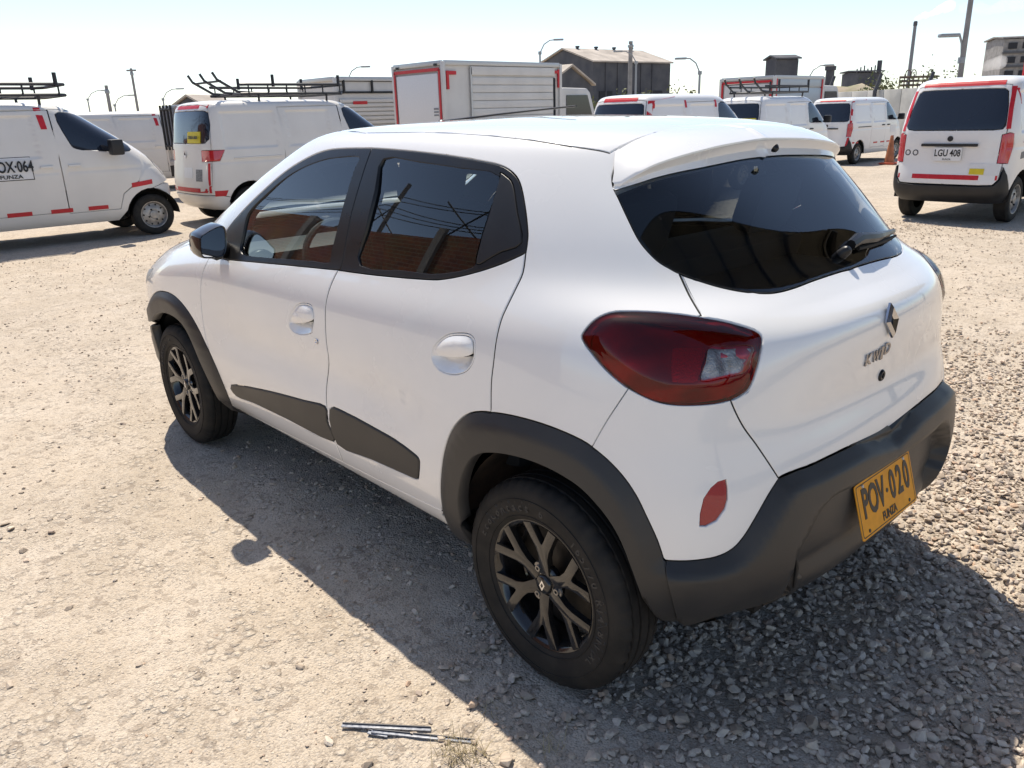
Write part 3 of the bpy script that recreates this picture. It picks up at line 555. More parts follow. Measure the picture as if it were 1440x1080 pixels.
# ================================================================ the hatchback
def ring(xs,ys,zs):
    k=len(xs); zs=np.full(k,zs,float) if np.isscalar(zs) else np.interp(range(k),[a for a,b in zs],[b for a,b in zs])
    return np.stack([np.array(xs,float),np.array(ys,float),zs],1)
def hatch_net():
    def base(front,cn,yw,rear,zs):
        xs=[front,front-.01,front-.06,front-.22,2.62,2.42,2.10,1.70,1.30,.92,.58,.28,.02,-.20,-.36,rear+.10,rear+.03,rear+.005,rear]
        ys=[0,.30,.56,.72,yw-.012,yw,yw,yw-.003,yw-.004,yw-.004,yw-.002,yw,yw,yw-.012-cn*.3,yw-.05-cn,yw-.13-cn,yw-.28-cn,.27-.5*cn,0]
        return ring(xs,ys,zs)
    F=lambda f,s,r:[(0,f),(3,f),(6,s),(12,s),(15,r),(18,r)]
    L=[base(2.98,.02,.655,-.40,F(.22,.245,.31)),base(3.06,.02,.715,-.49,F(.24,.265,.325)),base(3.13,.02,.768,-.535,F(.33,.345,.385)),
       base(3.15,.02,.790,-.545,F(.46,.47,.47)),base(3.15,.022,.797,-.538,F(.58,.58,.58)),base(3.14,.032,.797,-.530,F(.68,.68,.67)),base(3.12,.055,.793,-.515,F(.76,.78,.78))]
    L.append(ring([3.08,3.06,2.98,2.80,2.60,2.42,2.10,1.70,1.30,.92,.58,.28,.02,-.20,-.34,-.42,-.47,-.49,-.495],
     [0,.30,.55,.70,.755,.778,.785,.785,.785,.785,.786,.786,.782,.750,.685,.59,.44,.22,0],[(0,.80),(3,.82),(6,.88),(9,.88),(12,.90),(15,.90),(18,.89)]))
    L.append(ring([2.92,2.90,2.82,2.69,2.50,2.30,2.00,1.66,1.30,.92,.58,.28,.02,-.19,-.32,-.40,-.455,-.478,-.483],
     [0,.28,.48,.62,.70,.738,.762,.768,.769,.770,.772,.772,.766,.730,.660,.56,.415,.21,0],[(0,.915),(4,.925),(6,.94),(9,.945),(12,.975),(15,.98),(18,.965)]))
    L.append(ring([2.56,2.54,2.47,2.38,2.25,2.05,1.76,1.50,1.24,.90,.58,.28,.02,-.17,-.29,-.37,-.42,-.445,-.452],
     [0,.25,.45,.58,.66,.708,.735,.742,.745,.746,.748,.748,.738,.700,.632,.535,.39,.20,0],[(0,.985),(6,.99),(9,1.0),(12,1.035),(15,1.03),(18,1.01)]))
    A=ring([2.42,2.40,2.34,2.25,2.11,1.88,1.60,1.34,1.10,.85,.60,.35,.12,-.06,-.20,-.29,-.35,-.375,-.38],
     [0,.25,.45,.60,.685,.714,.722,.726,.728,.728,.728,.727,.716,.674,.60,.505,.37,.20,0],[(0,1.03),(6,1.03),(9,1.045),(12,1.09),(15,1.075),(18,1.06)])
    B=ring([1.66,1.65,1.61,1.55,1.43,1.27,1.11,.96,.82,.67,.50,.33,.18,.06,-.02,-.06,-.085,-.095,-.10],
     [0,.20,.38,.50,.565,.592,.602,.607,.610,.612,.611,.606,.588,.547,.485,.405,.30,.165,0],[(0,1.375),(4,1.372),(9,1.375),(14,1.36),(18,1.345)])
    L.append(A)
    for t,bu in ((.33,.014),(.68,.016)):
        M=A*(1-t)+B*t; M[:,1]*=1+bu/.7; M[:6,0]+=.02; M[14:,0]-=.012; L.append(M)
    L.append(B)
    L.append(ring([1.55,1.54,1.50,1.44,1.35,1.21,1.06,.93,.81,.67,.50,.33,.18,.07,.00,-.035,-.055,-.062,-.065],
     [0,.19,.355,.465,.53,.558,.568,.573,.576,.578,.577,.572,.554,.510,.445,.37,.278,.15,0],[(0,1.415),(4,1.415),(9,1.417),(14,1.397),(18,1.385)]))
    L.append(ring([1.42,1.41,1.38,1.33,1.25,1.13,.99,.88,.77,.65,.50,.34,.21,.12,.06,.03,.012,.005,.0],
     [0,.16,.31,.405,.46,.488,.498,.503,.506,.508,.507,.502,.49,.468,.43,.375,.28,.15,0],[(0,1.438),(9,1.441),(14,1.418),(18,1.408)]))
    L.append(ring([1.12,1.11,1.09,1.06,1.01,.96,.90,.82,.73,.62,.50,.38,.27,.19,.14,.11,.095,.088,.085],
     [0,.11,.21,.27,.31,.33,.335,.338,.34,.34,.34,.337,.33,.315,.29,.255,.19,.1,0],[(0,1.450),(9,1.454),(14,1.436),(18,1.428)]))
    L.append(ring([1.0,.995,.985,.96,.93,.89,.84,.78,.71,.62,.53,.44,.36,.30,.25,.22,.20,.19,.185],
     [0,.05,.10,.13,.15,.16,.165,.166,.167,.167,.167,.166,.163,.155,.145,.125,.09,.05,0],[(0,1.457),(9,1.461),(14,1.447),(18,1.44)]))
    L.append(ring([.95,.945,.94,.92,.89,.86,.81,.76,.70,.62,.54,.46,.39,.33,.28,.25,.23,.22,.21],[0]*19,[(0,1.459),(9,1.463),(14,1.449),(18,1.443)]))
    return np.array(L)
def _ss(a,b,x): t=np.clip((x-a)/(b-a),0,1); return t*t*(3-2*t)
def hatch_disp(P):
    x,y,z=P[...,0],P[...,1],P[...,2]; P=P.copy()
    # shallow scallop along the doors, soft dish in the tailgate
    wx=_ss(.25,.75,x)*(1-_ss(1.65,2.0,x)); P[...,1]-=np.sign(y)*.013*np.exp(-((z-.66)/.085)**2)*wx*(np.abs(y)>.3)
    wr=_ss(-.30,-.42,x)*np.exp(-(y/.50)**4); P[...,0]+=wr*(.017*np.exp(-((z-.775)/.06)**2)-.017*_ss(.83,.965,z)*(1-_ss(.972,1.03,z)))
    return P
KW=Surf(hatch_net(),hatch_disp); UM,VM=KW.UM,KW.VM
paint=mat('white car paint',(.86,.855,.845),.25,coat=1.0,spec=.5,noise=.03,nscale=3,rvar=.04)
plast=mat('grey black moulded plastic',(.026,.026,.027),.42,spec=.5,bump=.18,bscale=900,noise=.35,nscale=4,col2=(.042,.040,.038),rvar=.08)
gblack=mat('satin black trim',(.012,.012,.013),.33,spec=.45,rvar=.06)
glossb=mat('gloss black',(.008,.008,.009),.12,coat=.6)
sglass=glassmat('side window glass',(.58,.65,.66),2.0)
rglass=glassmat('dark rear window glass',(.80,.83,.82),1.5)
wglass=glassmat('windscreen glass',(.62,.68,.67),1.2)
chrome=mat('chrome',(.75,.75,.77),.08,metal=1)
rubber=mat('tyre rubber',(.016,.0155,.015),.72,spec=.3,noise=.5,nscale=14,col2=(.030,.027,.024),bump=.2,bscale=300)
alloy=mat('dusty gloss black alloy',(.008,.008,.009),.14,coat=.6,noise=.8,nscale=9,col2=(.020,.018,.017),rvar=.06)
dark=mat('dark underbody',(.012,.011,.011),.8,noise=.5,nscale=8)
liner=mat('dusty wheel liner',(.035,.026,.020),.9,noise=.6,nscale=7,col2=(.10,.065,.045),bump=.6,bscale=40)
trimgrey=mat('grey dashboard plastic',(.10,.105,.11),.55,noise=.1)
seatm=mat('dark seat cloth',(.03,.032,.036),.9,bump=.4,bscale=600)
silver=mat('silver plastic',(.45,.46,.47),.35,metal=.6)
CAR=empty('parked_hatchback',label='white hatchback with dark grey wheel arch trim and black wheels on gravel',cat='car')
sp=lambda pts,closed=False,k=4: smooth_poly(pts,closed,k=k)
PX=lambda pts,k=4: KW.px(sp(pts,False,k))
PC=lambda pts,k=4: KW.px(sp(pts,True,k))
def cvz(z):
    v=np.linspace(0,VM,1500); s=KW.S(np.full(1500,UM),v); return float(v[np.argmin(np.abs(s[:,2]-z)+(v>14.5)*1.)])
# --- outlines read from the photograph, laid on the body surface
dlo_top=[(313,348),(319,324),(342.5,295),(367.8,269.7),(399,242.5),(426,225),(451.4,213.3),(476.7,209),(522.4,208.2)]
dlo_top2=[(522.4,208.2),(567.8,211.4),(626,218),(674.7,226),(702,231.8),(719.4,241.5),(731,258),(738,291),(741.8,326),(740.8,343.6),(739,355)]
dlo_bot2=[(739,355),(703.9,370.8),(663,384),(626,391.8),(599,392.6),(529,386.8),(475,379.6)]
dlo_bot1=[(475,379.6),(406.7,372.8),(332.8,366),(311,363.7)]
bseam_up=[(522.4,208.2),(509.8,244.5),(492.2,306.7),(480.6,370.9),(475,379.6)]
bseam_lo=[(475,379.6),(464.4,402),(457.8,426.7),(457,453),(458.4,480),(462,511),(458.5,548),(459.5,577),(463.5,602.6),(473,626),(482.5,650)]
fseam=[(294,363),(285.2,382),(282.4,399),(282.4,423),(286,456),(292,486),(305,528),(320,562),(327.7,572)]
rseam=[(739,355),(735,383),(725,405.6),(712.8,430.6),(704.4,450),(697.5,477.8),(693.5,510),(690.4,540),(690,581)]
arch_r_out=[(623.3,724.4),(619.5,699),(619.5,672.6),(623.3,640),(632.2,610.4),(645.6,591),(663.3,580.7),(690,580),(728.5,586.7),(773,600),(817.4,619.3),(847,640),(873.7,666.7),(894.4,696.3),(909,726),(924,758.5),(933,785)]
arch_r_in=[(648.5,740.7),(643,714),(644,687.4),(650,663.7),(660.4,646),(675,638.5),(699,638.5),(728.5,644.4),(758,654.8),(787.8,669.6),(817.4,690.4),(847,723),(867.8,755.6),(882.6,791),(894.4,823.7),(901,841)]
arch_f_out=[(208,463),(207,447.8),(207.4,434.4),(210.8,421),(218,411.5),(228,409.6),(241.7,414),(255,425.6),(268,443),(279.4,463),(288,481),(299.4,505.6),(310.6,532),(321.7,559),(326,570)]
arch_f_in=[(212.8,461),(214,447.8),(219.4,441.6),(228.3,440),(239.4,443.8),(250.5,452),(259.4,463.3),(268.3,481),(279.4,507.8),(290.6,532),(301.7,554.4),(306,562)]
g_f=[(338.6,356),(341,333),(346,306.7),(354,293),(371.7,275.6),(399,252),(426,235.7),(455.3,225),(476.7,221.5),(504,221),(497,238.6),(480.6,293),(465,355),(461.5,368.5),(440,366.6),(406.7,364),(370,361)]
g_r=[(538.6,223.5),(587.2,228),(645.6,236.7),(701,248.3),(686.4,299),(674.7,337.8),(668,369),(660,376.5),(637.8,381.5),(606.7,384.4),(567.8,379.6),(505.6,372.8),(513.3,326),(527,267.8)]
appl=[(703,242.5),(711.7,248),(721,260),(727,299),(733,341),(704,354.5),(690,362),(669.5,371.5),(676,338.5),(688,299.5),(702.5,249)]
lamp=[(818.3,476),(823,463.8),(837.5,449),(858.3,439.5),(883.3,437.7),(925,439),(966.7,443.3),(1008.3,450),(1039.6,457.5),(1062.5,465.8),(1070.8,474),(1070.8,486.7),(1064.6,515.8),(1056,540.8),(1045.8,553.3),(1025,563.8),(998,569),(958,570.4),(929,566.9),(904,557.5),(879,543),(852,520),(831,495)]
strip_f=[(324.9,541.7),(357,546),(392.6,554),(428,563.7),(457.5,572),(460,592),(469,621.5),(404.5,589.7),(357.2,567),(333.6,557.8)]
strip_r=[(463.5,575),(489.5,582.6),(522.5,600.3),(555.6,619),(581.5,638),(588.5,645),(589.5,652),(588,671),(585,673.5),(578,671),(522.5,646.3),(475,625)]
gl_left=[(861,243),(862.4,262),(870.5,279.4),(882.8,306),(897,334.4),(909,350.7),(925.5,367),(941.8,377),(956,384.3),(982.6,393.5),(1013,402.6),(1043.7,408.8),(1074,411.4),(1094.6,409.8),(1118,403.5),(1141.5,394.5),(1165,386.5),(1183,380.8)]
seam_a=[(956,386),(970,416),(986,443)]
seam_b=[(1027,563),(1035,581.7),(1046.7,603),(1063,625),(1080,650),(1095,673)]
tg_bot=[(1095,673),(1120,662),(1140,655),(1164.4,643.3),(1209,622)]
dk_top=[(933,785),(940,788.3),(973,788.3),(1006.7,783),(1030,771.7),(1046.7,753.3),(1063,726.7),(1080,696.7),(1095,673)]
bump_thin=[(884,546),(853,592.6),(832,629.6)]
refl=[(1021.7,674.3),(1024,686.7),(1024,703),(1020,716.7),(1008,733),(993,740.7),(984,740.7),(985,723),(990,701.7),(1000,686.7),(1010,678)]
ditch=[(597.5,186),(665,188.8),(740,196),(790,203.8),(840,211),(857,215)]
joint=[(857,215),(877.5,203.8),(902.5,192.5),(940,182.5),(990,176),(1025,174.3)]
recess=[(1122,786),(1130,768),(1140,750),(1152,725),(1166,706),(1181,694),(1200,685),(1236,663)]
uv=lambda *p:np.array(p,float).reshape(-1,2)
cat_=np.concatenate
vd=PX(ditch); vj=PX(joint)
DT,DT2,DB2,DB1=PX(dlo_top),PX(dlo_top2),PX(dlo_bot2),PX(dlo_bot1); BU,BL=PX(bseam_up),PX(bseam_lo)
SILL=PX([(327.7,572),(420,618),(482.5,650),(560,689),(621.7,718.5)]); nS=len(SILL)
ARO,AFO=PX(arch_r_out),PX(arch_f_out); ARI=KW.px(sp(arch_r_in),.021); AFI=KW.px(sp(arch_f_in),.019)
GL=PX(gl_left); TB=PX(tg_bot); DK=PX(dk_top); LP=PC(lamp,3); SA,SB=PX(seam_a),PX(seam_b); RS=PX(rseam); FS=PX(fseam)
ccut=lambda z: uv((UM+1,cvz(z)))
li=lambda p: int(np.argmin(((sp(lamp,True,3)-np.array(p))**2).sum(1)))
a0,a1=li((986,445)),li((1027,563)); LPR=LP[a0:a1+1]
isill=int(np.argmin(np.abs(SILL[:,0]-BL[-1,0])))
ifro=int(np.argmin(((sp(arch_r_out)-np.array((690,580)))**2).sum(1)))
wing=lambda pts: cat_([pts[:1]*0+[[pts[0,0],-1]],pts,pts[-1:]*0+[[pts[-1,0],-1]]])
REG=[
 ('roof',cat_([uv((0,-1))*0+[[-1,14.25]],uv((0,14.25),(2.6,14.35),(4.4,14.7),(6.2,vd[0,1]-.02)),vd,vj[1:],uv((UM+1,vj[-1,1])),uv((UM+1,VM+1),(-1,VM+1))])),
 ('windscreen',uv((-1,10.35),(1.5,10.35),(2.6,10.4),(3.45,10.6),(3.62,11.2),(3.62,13),(3.3,13.7),(2.4,13.95),(-1,13.95))),
 ('bonnet',cat_([uv((-1,6.6),(1.6,6.6),(2.8,6.75),(3.6,7.1)),uv((4.05,7.7),(4.3,8.4),(4.35,9.2),(4.0,9.75),(3.0,9.95),(-1,9.95))])),
 ('front_bumper',uv((-1,-1),(4.05,-1),(4.0,3.3),(3.2,4.2),(1.5,4.5),(-1,4.5))),
 ('grille',uv((-1,5.0),(1.6,5.0),(2.2,5.4),(1.8,6.0),(-1,6.0))),
 ('headlamp',uv((2.3,5.2),(2.9,5.1),(3.6,5.8),(3.9,6.8),(3.2,6.6),(2.4,6.1))),
 ('front_door',cat_([FS,SILL[1:isill+1],BL[::-1],DB1[1:]])),
 ('rear_door',cat_([BL,SILL[isill+1:],ARO[:ifro],RS[::-1],DB2[1:]])),
 ('sill',cat_([uv((SILL[0,0],-1)),SILL,uv((SILL[-1,0],-1))])),
 ('tailgate',cat_([vj[3:],uv((UM+1,vj[-1,1]),(UM+1,cvz(.644))),TB[::-1],SB[::-1],LPR[::-1],SA[::-1],GL[1:33][::-1]])),
 ('front_window_frame',cat_([DT,BU[1:],DB1[1:]])),
 ('rear_window_frame',cat_([DT2,DB2[1:],BU[::-1][1:-1]])),
 ('front_window',PC(g_f,3)),('rear_window',PC(g_r,3)),('window_quarter_panel',PC(appl,3)),
 ('tailgate_window',cat_([GL[5:],uv((UM+1,cvz(1.06))),PX([(867,265),(895,255),(921.5,246.5),(955,238.5),(982.6,233),(1015,226),(1043.7,220.5),(1075,216)],3)[::-1][:1]*0+[[UM+1,13.75]],PX([(868,266),(895,255.5),(921.5,246.5),(955,238.5),(982.6,233),(1015,226),(1043.7,220.5),(1070,217)],3)[::-1]])),
 ('rear_bumper_upper',cat_([PX(bump_thin),ARO[[int(np.argmin(((sp(arch_r_out)-np.array((832,630)))**2).sum(1)))]],ARO[int(np.argmin(((sp(arch_r_out)-np.array((832,630)))**2).sum(1)))+1:],DK[1:],SB[::-1][1:],LP[a1:li((884,546))]])),
 ('rear_bumper',cat_([DK,TB[1:],uv((UM+1,cvz(.644)),(UM+1,-1)),uv((PX([(952,858)])[0,0],-1)),PX([(951,855),(943,820),(934.4,786.7)])[:-1]])),
 ('reflector',PC(refl,1)),
 ('tail_lamp',LP),
 ('light_bar',PC([(824,474),(833,458),(850,447),(885,443.5),(930,445),(980,450.5),(1030,460.5),(1056,468.5),(1063,474),(1056,476.5),(1030,471),(980,461),(930,455),(885,451),(856,453.5),(842,462),(831,476),(829,489)],3)),
 ('brake_light',PC([(944,494),(953,487),(972,487),(994,489),(989,512),(981.5,537),(952,538.5),(944,534)],3)),
 ('reversing_light',PC([(997,489.8),(1021,489.5),(1057,488.8),(1054,505),(1048.5,522),(1016,530),(985,535),(991,512)],3)),
 ('front_bowl',PC([(406.7,455.6),(409,442),(415.6,431),(423.3,427),(433.3,427.8),(439.3,433.3),(441.6,446.7),(440,460),(436.7,467.8),(423.3,470),(412,465.6)],3)),
 ('front_lever',PC([(409,453),(411,443),(417,432.5),(424,429),(432.5,429.8),(438,434.5),(440,446.7),(438.5,451),(430,454),(418,455)],3)),
 ('rear_bowl',PC([(607.8,504.4),(609,491),(616.7,480),(630,471),(645.6,469),(660,471),(666.7,480),(666.7,497.8),(662,513),(652,523),(634.4,526),(616.7,519)],3)),
 ('rear_lever',PC([(611.5,498),(612,491),(618.5,481.5),(631,473.5),(645.6,471.5),(658.5,473.5),(664,481),(663.5,497),(655,501.5),(640,503),(622,501.5)],3)),
 ('front_door_trim',PC(strip_f,3)),('rear_door_trim',PC(strip_r,3)),
 ('front_wheel_arch_trim',cat_([uv((AFO[0,0]-.10,-1)),uv((AFO[0,0]-.10,AFO[0,1]-1.2)),AFO,uv((AFO[-1,0],-1))])),
 ('rear_wheel_arch_trim',cat_([uv((ARO[0,0],-1)),ARO,PX([(934.4,786.7),(943,820),(951,855)]),uv((PX([(952,858)])[0,0],-1))])),
 ('hole',cat_([uv((AFI[0,0]+.10,-1),(AFI[0,0]+.08,AFI[0,1]-1.2)),AFI,uv((AFI[-1,0]+.05,-1))])),
 ('hole',wing(ARI)),
]
us=cat_([np.linspace(0,9,46),np.linspace(9,18,109)[1:]]); vs_=np.linspace(0,VM,VM*9+1)
RCU=KW.px(sp(recess+[(1262,646)]),.034); RCU=RCU[RCU[:,0]<UM-.02]; RCU=cat_([[[RCU[0,0]-.03,0.0]],RCU,[[UM,RCU[-1,1]]]])
vo,PN=cut(KW,us,vs_,REG,extra=[RCU])
def dpoly(px=None,uvp=None):
    A=KW.S(*( uvp.T if uvp is not None else KW.px(px).T)); return A
def dist_prof(line,h,w0,w1,extra=0):
    A=line[:-1];B=line[1:]
    def f(P):
        Q=P*[1,1,1]; out=np.empty(len(P))
        for i in range(0,len(P),3000): out[i:i+3000]=segdist(Q[i:i+3000],A,B)
        return (h*np.clip(out/w1,0,1) if w0<0 else h*_ss(w0,w1,out))+extra
    return f
lineARO=KW.S(*ARO.T); lineAFO=KW.S(*AFO.T); lineDK=KW.S(*cat_([DK,TB[1:],uv((UM,cvz(.644)))]).T)
parts={}
def P2(reg,name,m,**k):
    sub=k.pop('parent',CAR)
    for mr in (False,True):
        parts[(name,mr)]=mkpanel(name,m,sub if not isinstance(sub,str) else parts[(sub,mr)],KW,vo,PN[reg],mirror=mr,**k)
def PCn(reg,name,m,**k):
    parts[name]=mkpanel(name,m,k.pop('parent',CAR),KW,vo,PN[reg],center=True,**k)
PCn('shell','body_shell',paint,gap=.0024,depth=.03); PCn('roof','roof_panel',paint,gap=.0022,depth=.02); PCn('bonnet','bonnet',paint,gap=.0025)
PCn('windscreen','windscreen',wglass,gap=.001,depth=.004); PCn('front_bumper','front_bumper',plast,gap=.002); PCn('grille','grille',glossb,off=-.01); P2('headlamp','headlamp',silver)
P2('front_door','front_door',paint,gap=.0026,bev=.0022,depth=.03); P2('rear_door','rear_door',paint,gap=.0026,bev=.0022,depth=.03); P2('sill','sill_panel',paint,gap=.0015,bev=.0025,prof=lambda P:-.004*_ss(.3,.26,P[:,2]))
PCn('tailgate','tailgate',paint,gap=.0034,bev=.0022,depth=.03)
P2('front_window_frame','window_frame',gblack,off=-.001,gap=.0018,depth=.035,parent='front_door'); P2('rear_window_frame','window_frame_rear',gblack,off=-.001,gap=.0018,depth=.035,parent='rear_door')
for k in (False,True): parts[('window_frame_rear',k)].name='window_frame'
P2('front_window','window_glass',sglass,off=-.009,gap=-.004,bev=.0005,depth=.004,parent='front_door',fit=.22); P2('rear_window','window_glass_r',sglass,off=-.009,gap=-.004,bev=.0005,depth=.004,parent='rear_door',fit=.22)
for k in (False,True): parts[('window_glass_r',k)].name='window_glass'
P2('window_quarter_panel','window_quarter_panel',mat('matt black window panel',(.014,.014,.016),.42,noise=.2),off=.001,gap=.0012,bev=.002,parent='rear_door')
PCn('tailgate_window','tailgate_window',rglass,off=.0005,gap=.001,bev=.001,depth=.004,parent=parts['tailgate'])
lens=mat('dark red lens',(.10,.004,.010),.10,coat=1,spec=.6); lens2=mat('bright red lens',(.30,.005,.016),.14,coat=1); clear=mat('clear lamp lens',(.50,.47,.44),.14,metal=.55,coat=1,noise=.5,nscale=60,bump=.5,bscale=160)
PN['lens_all']=np.concatenate([PN['tail_lamp'],PN['light_bar'],PN['brake_light']]); PN['bowl_all']=np.concatenate([PN['lens_all'],PN['reversing_light']])
rlens=glassmat('red lamp lens',(.58,.016,.042),1.0,rough=.01); clens=glassmat('clear lamp lens cover',(.9,.9,.9),1.3)
def facets(P):
    a=np.sin(P[:,2]*60+P[:,0]*25)*.0022; r=np.clip((P[:,1]-.50)/.2,0,1); return a+.004*np.sin(P[:,1]*38)-.006*(P[:,2]<.955)*_ss(-.30,-.40,P[:,0])
def bd0(reg,h,w):
    k=[r[0] for r in REG].index(reg); L=KW.S(*REG[k][1].T); return dist_prof(cat_([L,L[:1]]),h,0,w)
P2('bowl_all','tail_lamp',mat('dark red lamp bowl',(.72,.026,.050),.24,metal=.4,coat=.5,noise=.7,nscale=7,col2=(.30,.010,.04)),off=-.009,gap=.001,bev=.002,depth=.02,prof=facets)
P2('lens_all','lamp_lens',rlens,off=.001,gap=.001,bev=.002,depth=.010,parent='tail_lamp',prof=bd0('tail_lamp',.011,.045))
P2('light_bar','light_bar',mat('red light bar',(.62,.015,.05),.3,coat=.4),off=-.004,gap=.0008,bev=.001,depth=.004,parent='tail_lamp')
P2('brake_light','brake_light',mat('red brake reflector',(.80,.030,.030),.25,metal=.35,bump=.8,bscale=220),off=-.006,gap=.001,bev=.0015,depth=.006,parent='tail_lamp')
P2('reversing_light','reversing_light',mat('silver lamp reflector',(.62,.58,.55),.22,metal=.6,noise=.5,nscale=45,bump=.8,bscale=260),off=-.008,gap=.0005,bev=.001,depth=.004,parent='tail_lamp',prof=lambda P:.003*np.sin(P[:,1]*150))
P2('reversing_light','reversing_lens',clens,off=.001,gap=.0,bev=.0005,depth=.002,parent='tail_lamp',prof=bd0('tail_lamp',.011,.045))
P2('rear_bumper_upper','bumper_corner',paint,gap=.0010,bev=.0012)
RCL=KW.S(*RCU.T); rpoly=cat_([RCL[:,1:],[[-.05,RCL[-1,2]],[-.05,.20],[RCL[0,1],.20]]])
_bp=dist_prof(lineDK,.034,-1,.030,-.002)
def bump_prof(P):
    ins=inpoly(P[:,1:],rpoly); d=segdist(P,RCL[:-1],RCL[1:])
    return _bp(P)-.044*np.clip(d/.022,0,1)*ins*_ss(.335,.415,P[:,2])
PCn('rear_bumper','rear_bumper',plast,gap=.0008,bev=.003,depth=.078,prof=bump_prof)
P2('reflector','reflector',mat('red reflector',(.32,.012,.016),.25,coat=.8,bump=.5,bscale=500),off=-.004,gap=.0015,bev=.001,depth=.006)
def bd_prof(reg,h,w):
    k=[r[0] for r in REG].index(reg); L=KW.S(*REG[k][1].T); return dist_prof(cat_([L,L[:1]]),h,0,w)
for a,d in (('front','front_door'),('rear','rear_door')):
    P2(a+'_lever','door_handle_'+a,paint,prof=bd_prof(a+'_lever',.009,.022),gap=.0006,bev=.001,depth=.012,parent=d)
    P2(a+'_bowl','handle_bowl_'+a,paint,prof=bd_prof(a+'_bowl',-.022,.026),gap=.0004,bev=.0005,depth=.003,parent=d)
    for k in (False,True): parts[('door_handle_'+a,k)].name='door_handle'; parts[('handle_bowl_'+a,k)].name='handle_bowl'
P2('front_door_trim','door_trim_strip',plast,off=.003,gap=.001,bev=.003,depth=.008,parent='front_door'); P2('rear_door_trim','door_trim_strip_r',plast,off=.003,gap=.001,bev=.003,depth=.008,parent='rear_door')
for k in (False,True): parts[('door_trim_strip_r',k)].name='door_trim_strip'
P2('front_wheel_arch_trim','wheel_arch_trim',plast,gap=.0005,bev=.003,depth=.04,prof=dist_prof(lineAFO,.018,-1,.034,-.001))
P2('rear_wheel_arch_trim','wheel_arch_trim_r',plast,gap=.0005,bev=.003,depth=.04,prof=dist_prof(lineARO,.019,-1,.040,-.001))
for k in (False,True): parts[('wheel_arch_trim_r',k)].name='wheel_arch_trim'

# black tubes added inside the panel gaps, the seam shade put in as colour
gap_shade_mat=mat('black gap shade',(.010,.010,.010),.7)
def gap_shade(uvl,parent,mr,r=.0042,dp=.0055):
    q=uvl[(uvl[:,0]<=UM)&(uvl[:,1]>=0)]; p=KW.S(*q.T)-KW.N(*q.T)*dp; f=np.array([1,-1 if mr else 1,1.]); MB().tube(p*f,r,5).build('gap_shade_strip',gap_shade_mat,parent,smooth=True)
for mr in (False,True):
    gap_shade(FS[2:],parts[('front_door',mr)],mr); gap_shade(BL,parts[('front_door',mr)],mr); gap_shade(RS,parts[('rear_door',mr)],mr)
    for l in (SA,SB): gap_shade(l,parts['tailgate'],mr,.005,.006)
    gap_shade(vd,parts['roof_panel'],mr,.003,.004)
# --- spoiler
def resamp(P,n):
    P=np.array(P); d=np.r_[0,np.cumsum(np.linalg.norm(np.diff(P,axis=0),axis=1))]; t=np.linspace(0,d[-1],n); return np.stack([np.interp(t,d,P[:,k]) for k in range(3)],1)
def ray_to(px,xl):
    out=[]
    for v in pray(px):
        lo,hi=.3,6.
        f=lambda t:(CAMC+v*t)[0]-xl((CAMC+v*t)[1])
        for _ in range(60):
            m=(lo+hi)/2
            if f(lo)*f(m)<=0: hi=m
            else: lo=m
        out.append(CAMC+v*lo)
    return np.array(out)
nS_=30
Aj,An=KW.at(vj); k0=resamp(np.vstack([Aj,[[-.012,0,KW.S(np.array([UM]),np.array([vj[-1,1]]))[0,2]]]]),nS_)
lpx=smooth_poly([(862.5,258),(872,257.5),(886,248.5),(901,240.2),(920,231),(942,223.2),(965,216.3),(985,211),(1015,203.8),(1050,197.6),(1078,193.6)],False,k=4); lf=.003+.033*_ss(0,.45,np.linspace(0,1,len(lpx)))
lu=KW.px(lpx,lf); lip=KW.S(*lu.T)+KW.N(*lu.T)*lf[:,None]; lip=np.vstack([lip,[[lip[-1,0]-.004,0,lip[-1,2]]]]); lip=resamp(lip,nS_)
und=KW.at(KW.px(smooth_poly([(864,268),(895,258.5),(921.5,250),(955,242),(982.6,236.7),(1015,230),(1043.7,224.4),(1075,220.5)],False,k=4)))[0]; und=np.vstack([und,[[und[-1,0]-.003,0,und[-1,2]]]]); und=resamp(und,nS_)
topn=np.array([0,0,1.]); k0=k0+np.array([-.009,0,0]); k0[:,1]-=.010*np.linspace(1,0,nS_)**2; rows=[k0+[0,0,-.004],k0+[-.001,0,.003]]
for t in (.25,.5,.75): 
    q=k0*(1-t)+lip*t; q[:,2]+=.016*4*t*(1-t)*np.linspace(.5,1,nS_); rows.append(q)
rows+=[lip+[0.003,0,.0035],lip+[-.002,0,.0005],lip+[-.0022,0,-.004],lip+[.001,0,-.008],(lip*.5+und*.5)+[.006,0,-.004],und+[-.004,0,.002]]
R_=np.array(rows); nr=len(rows)
full=np.concatenate([R_,(R_*[1,-1,1])[:,::-1][:,1:]],1); nc=full.shape[1]
F=[(i*nc+j,i*nc+j+1,(i+1)*nc+j+1,(i+1)*nc+j) for i in range(nr-1) for j in range(nc-1)]
bmk=MB().add(full.reshape(-1,3),F); spo=bmk.build('roof_spoiler',paint,parts['tailgate'],smooth=True)
nz=onplane([(1091,208)],1,0.0)[0]; MB().lathe([(0,.012),(.007,.010),(.011,.004),(.012,0)],14,frame(nz+[.004,0,0],(-.6,0,-.4))).build('washer_nozzle',gblack,spo,smooth=True)
